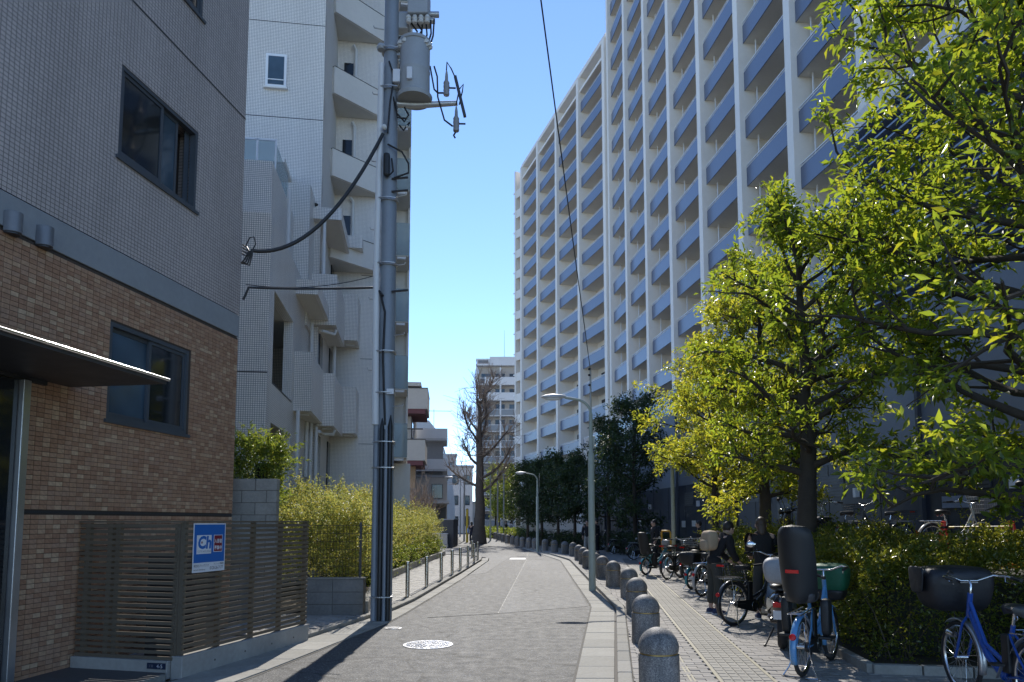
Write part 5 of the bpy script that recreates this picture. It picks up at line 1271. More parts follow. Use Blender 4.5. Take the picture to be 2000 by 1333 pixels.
for i, (u, y) in enumerate(BL):
    x = _ray(u, 1150)[0] * y
    lit = 'in the sun' if i < 10 else ('in the shade' if i < 18 else 'far up the street')
    t = thing('stone_bollard', f'{ordn[i]} domed granite bollard from the viewer on the right, {lit}', 'bollard', (x, y, SW), rbn.uniform(0, 6), 'domed granite bollards along the right kerb')
    t.rotation_euler = (rbn.uniform(-.012, .012), rbn.uniform(-.012, .012), rbn.uniform(0, 6))
    link('base', bm_, M_gran, t); link('cap', dm_, M_gran, t); link('ring', rm_, M_ring, t)
# ---- stainless bollards on the left
M_inox = paint('stainless', (.60, .57, .52), .28, metal=1.0, var=.08, scale=5)
sbm = MB().lathe([(.045, 0), (.045, .70)], 16).mesh('shaft', 40); scm = MB().lathe([(.047, .702), (.047, .73), (.04, .742), (.0001, .745)], 16).mesh('cap', 40); sfm = MB().lathe([(.07, 0), (.07, .008), (.046, .01)], 16).mesh('base_plate', 40)
for i, (u, v) in enumerate(((795.7, 1166), (833, 1147), (861.6, 1134), (883, 1123), (899, 1114), (914, 1106.5), (926, 1099.5), (933, 1094), (922, 1089))):
    c = on_ground(u, v, SW)
    t = thing('steel_bollard', f'{ordn[i]} slim stainless steel bollard counted from the utility pole along the left kerb', 'bollard', (c.x, c.y, SW), 0, 'slim steel bollards along the left kerb')
    link('shaft', sbm, M_inox, t); link('cap', scm, M_inox, t); link('base_plate', sfm, M_inox, t)
# ---- raised bicycle terrace behind the azalea hedge, cones and bar
struct(MB().prism([(6.55, 9.4), (10.35, 9.4), (9.15, 20.5), (7.1, 20.5), (6.6, 14)], .0, .95).build('terrace', paint('terrace_dark', (.12, .12, .12), .8, var=.2)))
M_cone = paint('cone_red', (.72, .035, .02), .4, var=.08)
def cone(u, y, label):
    x = _ray(u, 1030)[0] * y; t = thing('traffic_cone', label, 'traffic cone', (x, y, .95), 0, 'traffic cones on the bicycle terrace')
    MB().lathe([(.15, .03), (.035, .66), (.04, .70), (.0001, .71)], 18).build('body', M_cone, t, 30); MB().box((0, 0, .015), (.37, .37, .03)).build('base', M_cone, t, bevel=.008)
    MB().lathe([(.098, .31), (.075, .43)], 18).build('band', M_swhite, t, 40); return Vector((x, y, .95))
ca = cone(1843, 12.4, 'red traffic cone holding the left end of the striped bar'); cb = cone(1977, 11.0, 'red traffic cone holding the right end of the striped bar')
bar_ = thing('striped_bar', 'black and yellow striped bar resting on two red cones', 'barrier', ca + Vector((0, 0, .60)))
dv = cb + Vector((0, 0, .62)) - ca - Vector((0, 0, .60)); M_yel = paint('bar_yellow', (.62, .44, .03), .4)
for k in range(11): MB().cyl(dv * (k / 11), dv * ((k + .999) / 11), .017, n=10).build('stripe', M_yel if k % 2 else M_black, bar_, 40)
MB().lathe([(.04, -.02), (.055, -.02), (.055, .02), (.04, .02)], 14).build('end_ring', M_black, bar_)
# ================================================================ bicycles and scooters
M_tyre = paint('tyre_rubber', (.022, .022, .023), .8, var=.2, scale=10, bump=.3, bscale=90)
M_chrome = paint('chrome', (.62, .62, .63), .2, metal=1.0, var=.08)
M_spoke = paint('spoke_steel', (.5, .5, .5), .3, metal=1.0, var=.05)
M_saddle = paint('saddle_black', (.025, .024, .024), .4, var=.15)
M_basket = paint('basket_black', (.02, .02, .021), .45, var=.1)
M_basketg = paint('basket_grey', (.45, .45, .44), .4, metal=.6, var=.1)
M_reflr = paint('reflector_red', (.6, .015, .012), .2, var=.05)
M_seatblk = paint('child_seat_black', (.016, .017, .019), .5, var=.18, scale=5)
M_seatgrey = paint('child_seat_grey', (.06, .06, .065), .6, var=.15)
M_fabblk = paint('cover_black', (.012, .013, .017), .5, var=.3, scale=5, bump=.5, bscale=12)
M_fabgrn = paint('cover_green', (.012, .11, .055), .55, var=.25, scale=4, bump=.5, bscale=10)
M_fabgry = paint('cover_grey', (.33, .33, .34), .6, var=.2, scale=5, bump=.4, bscale=12)
def circ(c, r, n=28, a0=0, a1=2 * math.pi, closed=True):
    k = n if closed else n + 1
    return [(c[0] + r * math.cos(a0 + (a1 - a0) * i / n), c[1], c[2] + r * math.sin(a0 + (a1 - a0) * i / n)) for i in range(k)]
def wheel(par, x, r, tw=.022, spokes=18):
    w = MB().tube(circ((x, 0, r), r - tw, 36), tw, 8, closed=True).build('wheel', M_tyre, par, 60)
    MB().tube(circ((x, 0, r), r - 2.1 * tw, 36), tw * .62, 6, closed=True).build('rim', M_chrome, w, 60)
    s = MB()
    for i in range(spokes):
        a = 2 * math.pi * i / spokes; sd = .03 if i % 2 else -.03; b = a + (.5 if (i // 2) % 2 else -.5)
        s.tube([(x + .025 * math.cos(b), sd, r + .025 * math.sin(b)), (x + (r - 2.2 * tw) * math.cos(a), 0, r + (r - 2.2 * tw) * math.sin(a))], .0019, 3, cap=False)
    s.build('spokes', M_spoke, w); MB().cyl((x, -.05, r), (x, .05, r), .022, n=10).build('hub', M_chrome, w, 40)
    return w
def fender(par, x, r, a0, a1, mat, name='mudguard'):
    b = MB(); n = 18; R_ = r + .022
    for i in range(n + 1):
        a = a0 + (a1 - a0) * i / n
        for y, dr in ((-.032, -.012), (-.02, .004), (.02, .004), (.032, -.012)): b.v.append((x + (R_ + dr) * math.cos(a), y, r + (R_ + dr) * math.sin(a)))
    for i in range(n):
        for j in range(3): q = i * 4 + j; b.f.append((q, q + 4, q + 5, q + 1))
    o = b.build(name, mat, par, 60); m = o.modifiers.new('thick', 'SOLIDIFY'); m.thickness = .003; return o
def wire_basket(par, c, lo, up, h, mat, name='basket', label=None):
    "c: middle of the floor; lo, up: (length, width) at floor and rim"
    b = MB()
    def ring(t):
        lx, ly = (lo[0] + (up[0] - lo[0]) * t) / 2, (lo[1] + (up[1] - lo[1]) * t) / 2
        return [(c[0] - lx, c[1] - ly, c[2] + h * t), (c[0] + lx, c[1] - ly, c[2] + h * t), (c[0] + lx, c[1] + ly, c[2] + h * t), (c[0] - lx, c[1] + ly, c[2] + h * t)]
    for t in (0, .22, .42, .62, .82): 
        q = ring(t); b.tube(q, .0032, 4, closed=True)
    b.tube(ring(1), .007, 6, closed=True); r0, r1 = ring(0), ring(1)
    for i in range(4):
        n = 8 if i % 2 == 0 else 7
        for k in range(n):
            f = k / n; a = Vector(r0[i]).lerp(Vector(r0[(i + 1) % 4]), f); e = Vector(r1[i]).lerp(Vector(r1[(i + 1) % 4]), f); b.tube([a, e], .0028, 4, cap=False)
    for k in range(7):
        f = k / 6; b.tube([Vector(r0[0]).lerp(Vector(r0[1]), f), Vector(r0[3]).lerp(Vector(r0[2]), f)], .0028, 4, cap=False)
    return b.build(name, mat, par)
def rounded(par, name, mat, c, size, taper=.8, puff=.12, rot=None, n=5):
    "soft box: sacks, covers, seat shells"
    b = MB(); rings = []
    for k in range(n + 1):
        t = k / n; s = (1 - (1 - taper) * (1 - t)) * (1 - puff * (2 * t - 1) ** 4); ring = []
        for i in range(20):
            a = 2 * math.pi * i / 20; ca, sa = math.cos(a), math.sin(a); e = .45
            ring.append((c[0] + size[0] / 2 * s * math.copysign(abs(ca) ** e, ca), c[1] + size[1] / 2 * s * math.copysign(abs(sa) ** e, sa), c[2] + size[2] * (t - .5)))
        rings.append(ring)
    b.loft(rings); o = b.build(name, mat, par, 70); o.modifiers.new('soft', 'SUBSURF').levels = 1; o.modifiers['soft'].render_levels = 1
    return o
def child_seat(par, x, z, high, mat, tagred=False):
    s = MB(); cs = thing('x', None, None) if False else None
    sh = []                                            # back shell as a curved loft, opening forward
    for t in np.linspace(0, 1, 9):
        w = .40 * (1 - .25 * abs(t - .55) ** 1.5) * (.86 if t < .12 else 1) ; zz = z + t * high; bx_ = x - .16 - .12 * t
        if t > .9: w *= .82
        ring = []
        for a in np.linspace(-1, 1, 9): ring.append((bx_ + .20 * abs(a) ** 2.4 * (1 - .35 * t), a * w / 2, zz))
        for a in np.linspace(1, -1, 9): ring.append((bx_ + .03 + .18 * abs(a) ** 2.4 * (1 - .35 * t), a * (w / 2 - .025), zz))
        sh.append(ring)
    o = MB().loft(sh).build('child_seat', mat, par, 60); o.modifiers.new('soft', 'SUBSURF').levels = 1; o.modifiers['soft'].render_levels = 1
    rounded(o, 'cushion', M_seatgrey, (x + .04, 0, z + .07), (.34, .34, .12)); rounded(o, 'head_pad', M_seatgrey, (x - .17, 0, z + high * .82), (.06, .24, .2), 1)
    for sd in (-1, 1):
        rounded(o, 'leg_guard', mat, (x + .18, sd * .2, z - .14), (.17, .10, .40), .85)
        MB().bb((x + .08, sd * .2 - .06, z - .36), (x + .3, sd * .2 + .06, z - .33)).build('foot_rest', mat, o, bevel=.01)
    MB().tube([(x + .2, -.19, z + .26), (x + .3, -.1, z + .28), (x + .3, .1, z + .28), (x + .2, .19, z + .26)], .018, 8).build('grab_bar', mat, o, 50)
    if tagred: MB().box((x - .262, 0, z + high * .42), (.01, .13, .035)).build('red_sticker', M_reflr, o)
    return o
def bicycle(label, loc, az, r=.33, col=(.05, .05, .055), rear=None, front='wire', z0=SW, fcol=None, group='bicycles parked on the right pavement', lean=0.0, spokes=18, steer=0.0, simple=False):
    t = thing('bicycle', label, 'bicycle', (loc[0], loc[1], z0), az, group); t.rotation_euler = (lean, 0, az)
    key = 'bike_paint_%d_%d_%d' % tuple(int(c * 100) for c in col); m = paint(key, col, .3, var=.06, coat=.5)
    WB = 1.10 if r > .28 else 1.18; hd, hz = WB - .17, .92 - (.33 - r) * .3
    wheel(t, 0, r, .022 if r > .28 else .026, spokes); bbk = (.44, 0, .285); st = (.29, 0, .74)
    fr = MB(); fr.tube([(hd - .03, 0, hz - .16), (.66, 0, .42), bbk], [.03, .032, .03], 10); fr.tube([(hd - .02, 0, hz - .06), (.70, 0, .52), (.40, 0, .40)], .02, 8)
    fr.tube([bbk, st], .019, 8)
    for s in (-1, 1):
        fr.tube([bbk, (.2, s * .05, r), (0, s * .06, r)], .011, 6); fr.tube([(.32, s * .02, .66), (.15, s * .055, .5), (0, s * .06, r)], .010, 6)
    fr.tube([(hd + .012, 0, hz - .2), (hd - .035, 0, hz + .02)], .024, 10); fr.build('frame', m, t, 50)
    fk = bpy.data.objects.new('front_end', None); COL.objects.link(fk)
    FK = t
    f = MB(); 
    for s in (-1, 1): f.tube([(hd + .01, s * .02, hz - .2), (hd + .03, s * .05, hz - .26), (WB - .05, s * .055, r + .1), (WB, s * .055, r)], .012, 7)
    f.build('fork', m if not simple else M_black, t, 50); bpy.data.objects.remove(fk)
    wheel(t, WB, r, .022 if r > .28 else .026, spokes); fender(t, 0, r, R(15), R(205), m if fcol is None else fcol); fender(t, WB, r, R(55), R(195), m if fcol is None else fcol)
    hb = MB(); hb.tube([(hd - .035, 0, hz + .01), (hd - .05, 0, hz + .1), (hd - .02, 0, hz + .13)], .013, 8)
    hb.tube([(hd - .30, -.28, hz + .16), (hd - .14, -.28, hz + .175), (hd - .05, -.2, hz + .18), (hd - .02, -.07, hz + .13), (hd - .02, .07, hz + .13), (hd - .05, .2, hz + .18), (hd - .14, .28, hz + .175), (hd - .30, .28, hz + .16)], .0115, 8)
    h = hb.build('handlebar', M_chrome, t, 50)
    for s in (-1, 1):
        MB().tube([(hd - .32, s * .28, hz + .158), (hd - .19, s * .28, hz + .17)], .018, 8).build('grip', M_black, h, 50); MB().tube([(hd - .14, s * .25, hz + .17), (hd - .16, s * .24, hz + .13), (hd - .26, s * .26, hz + .12)], .006, 5).build('brake_lever', M_chrome, h)
    if simple is False: MB().lathe([(.028, 0), (.03, .012), (.015, .028), (.0001, .03)], 12, (hd - .1, .2, hz + .195)).build('bell', M_black, h, 40)
    MB().tube([st, (.262, 0, .84)], .013, 8).build('seat_post', M_chrome, t, 40)
    sa = MB(); rings = []
    for x, w, zt in ((-.13, .03, 0), (-.12, .10, .02), (-.06, .115, .03), (.02, .08, .025), (.08, .045, .02), (.14, .028, .01), (.155, .01, 0)): rings.append([(.25 + x, w * math.cos(a), .865 + zt + (.03 if math.sin(a) > 0 else .055) * math.sin(a)) for a in np.linspace(0, 2 * math.pi, 12, endpoint=False)])
    sd = sa.loft(rings).build('saddle', M_saddle, t, 60)
    for s in (-1, 1): MB().tube(circ((.17, s * .045, .815), .022, 8), .004, 4, closed=True).build('spring', M_chrome, sd)
    cr = MB(); cr.lathe([(.085, -.008), (.09, 0), (.085, .008), (.05, .008), (.05, -.008)], 20, (bbk[0], -.05, bbk[2]), Matrix.Rotation(R(90), 3, 'X')); cr.bar((bbk[0], -.065, bbk[2]), (bbk[0] + .1, -.075, bbk[2] - .13), .02, .012); cr.bar((bbk[0], .065, bbk[2]), (bbk[0] - .1, .075, bbk[2] + .13), .02, .012)
    c_ = cr.build('crank', M_chrome, t, 40)
    MB().box((bbk[0] + .1, -.12, bbk[2] - .13), (.085, .08, .02)).build('pedal', M_black, c_); MB().box((bbk[0] - .1, .12, bbk[2] + .13), (.085, .08, .02)).build('pedal', M_black, c_)
    cg = MB(); cg.loft([[(x, -.045 + dy, z + dz) for x, z in ((-.05, r), (.0, r + .05), (bbk[0], bbk[2] + .1), (bbk[0] + .1, bbk[2]), (bbk[0], bbk[2] - .1), (0, r - .05)) for dz in (0,)] for dy in (-.012, .012)]); cg.build('chain_guard', M_black if fcol is None else m, t)
    ra = MB()
    for s in (-1, 1): ra.tube([(.25, s * .05, .68), (-.22, s * .07, 2 * r + .05), (-.24, s * .06, 2 * r + .05)], .006, 5); ra.tube([(-.12, s * .07, 2 * r + .05), (0, s * .07, r)], .005, 5)
    for k in range(5): ra.tube([(.15 - k * .09, -.065, 2 * r + .052 + .0 * k), (.15 - k * .09, .065, 2 * r + .052)], .005, 5)
    ra.build('rack', M_basketg if col[2] < .2 else M_chrome, t)
    sn = MB()
    for s in (-1, 1): sn.tube([(.0, s * .065, r), (-.06, s * .12, .1), (-.1, s * .17, .012)], .008, 6)
    sn.tube([(-.1, -.17, .012), (-.13, -.1, .01), (-.1, 0, .01), (-.13, .1, .01), (-.1, .17, .012)], .008, 6); sn.build('stand', M_chrome, t, 50)
    MB().lathe([(.0001, -.012), (.032, -.01), (.035, 0), (.03, .015), (.0001, .017)], 14, (-r * .94 - .03, 0, r * 1.45), Matrix.Rotation(R(-75), 3, 'Y')).build('reflector', M_reflr, t, 40)
    MB().lathe([(.028, -.05), (.038, .03), (.036, .045), (.0001, .05)], 14, (WB - .03, .09, r + .22), Matrix.Rotation(R(85), 3, 'Y')).build('headlamp', M_chrome, t, 40)
    MB().bb((.30, -.05, .34), (.40, .05, .66)).build('battery', M_black, t, bevel=.015) if r < .31 or not simple else None
    zt = 2 * r + .06
    if front == 'wire': wire_basket(t, (hd + .22, 0, hz - .1), (.24, .27), (.32, .38), .25, M_basket)
    elif front == 'grey': wire_basket(t, (hd + .22, 0, hz - .1), (.24, .27), (.33, .40), .28, M_basketg)
    elif front in ('black', 'green'):
        mm = M_fabblk if front == 'black' else M_fabgrn
        o = rounded(t, 'basket_cover', mm, (hd + .25, 0, hz + .02 + (.02 if front == 'black' else 0)), (.46, .68, .44) if front == 'black' else (.42, .44, .36), .8, .2)
        if front == 'black': MB().box((hd + .012, -.02, hz + .12), (.012, .15, .022)).build('white_mark', M_swhite, o); rounded(o, 'side_flap', M_fabblk, (hd + .24, .34, hz + .12), (.3, .03, .26), .7)
        else: rounded(o, 'basket_base', M_basket, (hd + .24, 0, hz - .16), (.34, .36, .14), .8)
    if rear == 'wire':
        o = wire_basket(t, (-.05, 0, zt + .01), (.36, .30), (.42, .36), .2, M_basket, 'rear_basket'); MB().box((-.275, 0, zt + .19), (.008, .14, .03)).build('red_label', M_reflr, o)
    elif rear == 'box': rounded(t, 'rear_basket_cover', M_fabblk, (-.04, 0, zt + .17), (.44, .46, .32), .82, .12)
    elif rear == 'child': child_seat(t, .0, zt + .08, .82, M_seatblk, True)
    elif rear == 'child2': child_seat(t, .0, zt + .04, .68, M_seatblk)
    return t
def face(u, v, z=SW): q = on_ground(u, v, z); return (q.x, q.y)
BLUE, TEAL, BLK, SILV = (.06, .20, .48), (.03, .25, .30), (.02, .021, .024), (.42, .42, .42)
bicycle('light blue bicycle with a tall black child seat and a green basket cover', face(1569, 1322), R(52), .30, (.09, .27, .52), 'child', 'green', spokes=20)
bicycle('dark blue bicycle with a big black basket cover in the bottom right corner', (4.10, 5.70), R(86), .335, (.01, .07, .33), None, 'black', spokes=28, fcol=M_alu)
bicycle('black bicycle with a wire rear basket beside the person in black', face(1434, 1223), R(32), .335, BLK, 'wire', 'wire', spokes=24)
bicycle('teal bicycle with a dark covered rear box behind the person in black', face(1351, 1152), R(47), .25, TEAL, 'box', 'grey')
bicycle('black bicycle with a large rear wheel between the two teal bicycles', face(1304, 1133), R(46), .335, BLK, 'wire', 'grey')
t5 = bicycle('teal bicycle with a black child seat and a yellow front frame', face(1262, 1124), R(40), .25, TEAL, 'child2', None)
MB().tube([(1.0, -.17, .72), (.97, -.17, 1.25), (.95, -.13, 1.3), (.95, .13, 1.3), (.97, .17, 1.25), (1.0, .17, .72)], .028, 8, closed=True).build('front_seat_frame', paint('yellow_frame', (.62, .33, .03), .45), t5, 50)
rounded(t5, 'front_bag', M_fabgry, (1.0, 0, .9), (.26, .3, .26))
for i, (u, v, a, c, rr_, ff, lab) in enumerate(((1372, 1166, 44, SILV, None, 'grey', 'silver bicycle squeezed in beside the person in black'), (1330, 1129, 42, BLK, 'wire', 'grey', 'dark bicycle with a wire basket behind the second teal bicycle'), (1346, 1137, 40, BLK, 'wire', 'grey', 'dark bicycle half hidden behind the covered rear box'), (1238, 1094, 20, BLK, None, 'wire', 'dark bicycle in the shade behind the black child seat'), (1200, 1082, 25, BLK, None, 'wire', 'dark bicycle standing in the shade right of the nearer lamp post'), (1108, 1068, 200, SILV, None, 'grey', 'silver bicycle in the shade behind the bollards'), (1078, 1064, 190, BLK, None, 'wire', 'dark bicycle in the shade near the farther lamp post'), (1212, 1075, 160, BLK, 'box', 'wire', 'dark bicycle with a rear box against the shaded hedge'))):
    bicycle(lab, face(u, v), R(a), .33, c, rr_, ff, group='bicycles standing in the shade of the tower', spokes=12)
for i, (u, y, a, c, rr_, ff, lab) in enumerate(((1672, 15.2, 200, BLK, None, 'grey', 'bicycle with a pale basket on the terrace behind the hedge'), (1762, 15.8, 190, BLK, 'wire', 'wire', 'dark bicycle with two baskets on the terrace behind the hedge'), (1822, 13.6, 12, (.5, .47, .4), None, None, 'cream bicycle with a big clear basket behind the striped bar'))):
    x = _ray(u, 1040)[0] * y
    t = bicycle(lab, (x, y), R(a), .33, c, rr_, ff, .951, group='bicycles on the terrace behind the hedge', spokes=14)
    if i == 2: wire_basket(t, (1.16, 0, .86), (.26, .28), (.38, .46), .38, M_basketg); MB().loft([[(1.16 + s_ * lx / 2 * qx, s_ * 0 + ly / 2 * qy, .86 + zz) for qx, qy in ((-1, -1), (1, -1), (1, 1), (-1, 1)) for s_ in (1,)] for zz, lx, ly in ((.0, .25, .27), (.37, .37, .45))], False).build('basket_lining', glass('lining_clear', (.62, .63, .64), .55, .4), t)
# ---- scooters
M_scb = paint('scooter_black', (.015, .015, .017), .22, var=.1, coat=.6); M_scs = paint('scooter_silver', (.42, .42, .40), .3, metal=.4, var=.08, coat=.4)
def scooter(label, loc, az, z0, body=M_scb, panel=M_scs, shield=False, box=True, group='motor scooters'):
    t = thing('motor_scooter', label, 'scooter', (loc[0], loc[1], z0), az, group)
    for x, w_ in ((0, .06), (1.22, .045)):
        w = MB().tube(circ((x, 0, .24), .24 - w_, 28), w_, 10, closed=True).build('wheel', M_tyre, t, 60); MB().lathe([(.03, -.04), (.14, -.035), (.15, -.03), (.15, .03), (.14, .035), (.03, .04)], 20, (x, 0, .24), Matrix.Rotation(R(90), 3, 'X')).build('rim', M_alu, w, 40)
    def lf(name, secs, mat, n=14):
        b = MB(); b.loft([[(x + tl * math.sin(a), w * math.cos(a), z + h * math.sin(a)) for a in np.linspace(0, 2 * math.pi, n, endpoint=False)] for x, z, w, h, tl in secs]); return b.build(name, mat, t, 60)
    lf('tail_body', [(-.34, .62, .05, .05, 0), (-.25, .60, .13, .12, 0), (.0, .56, .17, .17, 0), (.3, .52, .16, .18, 0), (.42, .45, .13, .16, 0)], body)
    for s in (-1, 1): MB().loft([[(x, s * (w + .012 * math.cos(a)), z + h * math.sin(a)) for a in np.linspace(0, 2 * math.pi, 10, endpoint=False)] for x, z, w, h in ((-.3, .6, .1, .03), (-.1, .56, .165, .08), (.15, .52, .165, .1), (.38, .44, .13, .06))]).build('side_panel', panel, t, 60)
    lf('seat', [(-.22, .76, .05, .02, 0), (-.15, .775, .13, .05, 0), (.1, .77, .14, .055, 0), (.3, .74, .12, .05, 0), (.42, .71, .06, .02, 0)], M_saddle)
    MB().bb((.38, -.15, .26), (.95, .15, .34)).build('floor_board', body, t, bevel=.03)
    lf('leg_shield', [(.92, .34, .17, .05, .02), (1.0, .5, .2, .06, .03), (1.06, .7, .19, .07, .03), (1.03, .88, .14, .05, .02)], body)
    lf('front_fender', [(.98, .38, .04, .03, 0), (1.1, .52, .07, .03, 0), (1.25, .53, .07, .03, 0), (1.42, .44, .05, .02, 0)], panel)
    for s in (-1, 1): MB().tube([(1.22, s * .07, .24), (1.14, s * .07, .56)], .02, 8).build('fork', M_alu, t, 40)
    hb = MB().tube([(.86, -.34, .98), (.96, -.18, 1.0), (1.02, 0, .98), (.96, .18, 1.0), (.86, .34, .98)], .016, 8).build('handlebar', M_black, t, 50)
    lf('headlamp_cowl', [(.94, .97, .12, .05, 0), (1.03, .97, .13, .08, 0), (1.1, .95, .10, .07, 0), (1.13, .94, .05, .04, 0)], panel)
    for s in (-1, 1):
        MB().tube([(.94, s * .22, 1.0), (.92, s * .3, 1.16), (.93, s * .36, 1.24)], .007, 5).build('mirror_stem', M_black, hb); mr = MB().ell((.93, s * .37, 1.27), (.025, .075, .05), 14, 8).build('mirror', M_black, hb, 60); MB().ell((.913, s * .37, 1.27), (.012, .066, .042), 14, 8).build('mirror_glass', M_chrome, hb, 60)
    MB().tube([(.25, -.16, .26), (-.1, -.2, .27), (-.3, -.2, .33)], [.03, .06, .05], 12).build('exhaust', M_dark, t, 50)
    MB().tube([(.3, .1, .22), (.22, .2, .02), (.12, .22, .01)], .013, 6).build('stand', M_black, t, 50)
    MB().box((-.37, 0, .46), (.01, .2, .11), rot=Matrix.Rotation(R(-15), 3, 'Y')).build('number_plate', M_swhite, t); MB().box((-.35, 0, .58), (.04, .2, .06)).build('tail_lamp', M_reflr, t, bevel=.01)
    if box: rounded(t, 'top_box', M_fabgry, (-.3, 0, .99), (.42, .44, .34), .85, .3)
    if shield:
        b = MB(); b.loft([[(1.1 - .26 * tt - .16 * abs(a) ** 2, a * (.33 - .1 * tt ** 3), 1.0 + .52 * tt) for a in np.linspace(-1, 1, 11)] for tt in np.linspace(0, 1, 6)], False)
        b2_ = MB(); b2_.v = b.v; b2_.f = [f_ for f_ in b.f if (max(f_) - min(f_)) <= 12 and len(f_) == 4]; o = b2_.build('wind_shield', glass('shield_glass', (.75, .8, .82), .6), t, 60); o.modifiers.new('thick', 'SOLIDIFY').thickness = .004
        MB().tube([(1.1 - .26 * tt - .16, .33 - .1 * tt ** 3, 1.0 + .52 * tt) for tt in np.linspace(0, 1, 6)] + [(.84 - .16 * a * a, a * .23, 1.52) for a in np.linspace(.8, -.8, 5)] + [(1.1 - .26 * tt - .16, -.33 + .1 * tt ** 3, 1.0 + .52 * tt) for tt in np.linspace(1, 0, 6)], .008, 6).build('shield_edge', M_chrome, o, 50)
    return t
scooter('black and silver motor scooter with a grey bag between two bicycles', face(1529, 1268), R(70), SW)
scooter('motor scooter with a wind shield at the right edge behind the hedge', (8.75, 10.9), R(200), .951, shield=True, box=False)
scooter('dark motor scooter on the terrace left of the pale basket bicycle', (7.45, 17.2), R(200), .951, M_scb, M_scb, box=False)
scooter('dark motor scooter parked under the bright oak behind the hedge', (7.95, 18.6), R(190), .951, M_scb, M_scb, box=False)
# ================================================================ people
def skinned(name, verts, edges, rad, mat, parent, sub=2, root=0):
    me = bpy.data.meshes.new(name); me.from_pydata([tuple(v) for v in verts], edges, []); o = bpy.data.objects.new(name, me); COL.objects.link(o)
    sk = o.modifiers.new('skin', 'SKIN'); sk.use_smooth_shade = True; sk.branch_smoothing = .6
    for i, d in enumerate(me.skin_vertices[0].data):
        r = rad[i]; d.radius = (r, r) if isinstance(r, (int, float)) else r; d.use_root = (i == root)
    s = o.modifiers.new('sub', 'SUBSURF'); s.levels = sub; s.render_levels = sub
    dg = bpy.context.evaluated_depsgraph_get(); m2 = bpy.data.meshes.new_from_object(o.evaluated_get(dg)); bpy.data.objects.remove(o)
    m2.materials.clear(); m2.polygons.foreach_set('use_smooth', [True] * len(m2.polygons)); m2.name = name
    return link(name, m2, mat, parent)
M_skin = paint('skin', (.52, .34, .26), .55, var=.06); M_hairb = paint('hair_black', (.018, .015, .013), .5, var=.2, scale=20, bump=.4, bscale=60); M_hairbr = paint('hair_brown', (.07, .045, .03), .5, var=.2, scale=20, bump=.4, bscale=60)
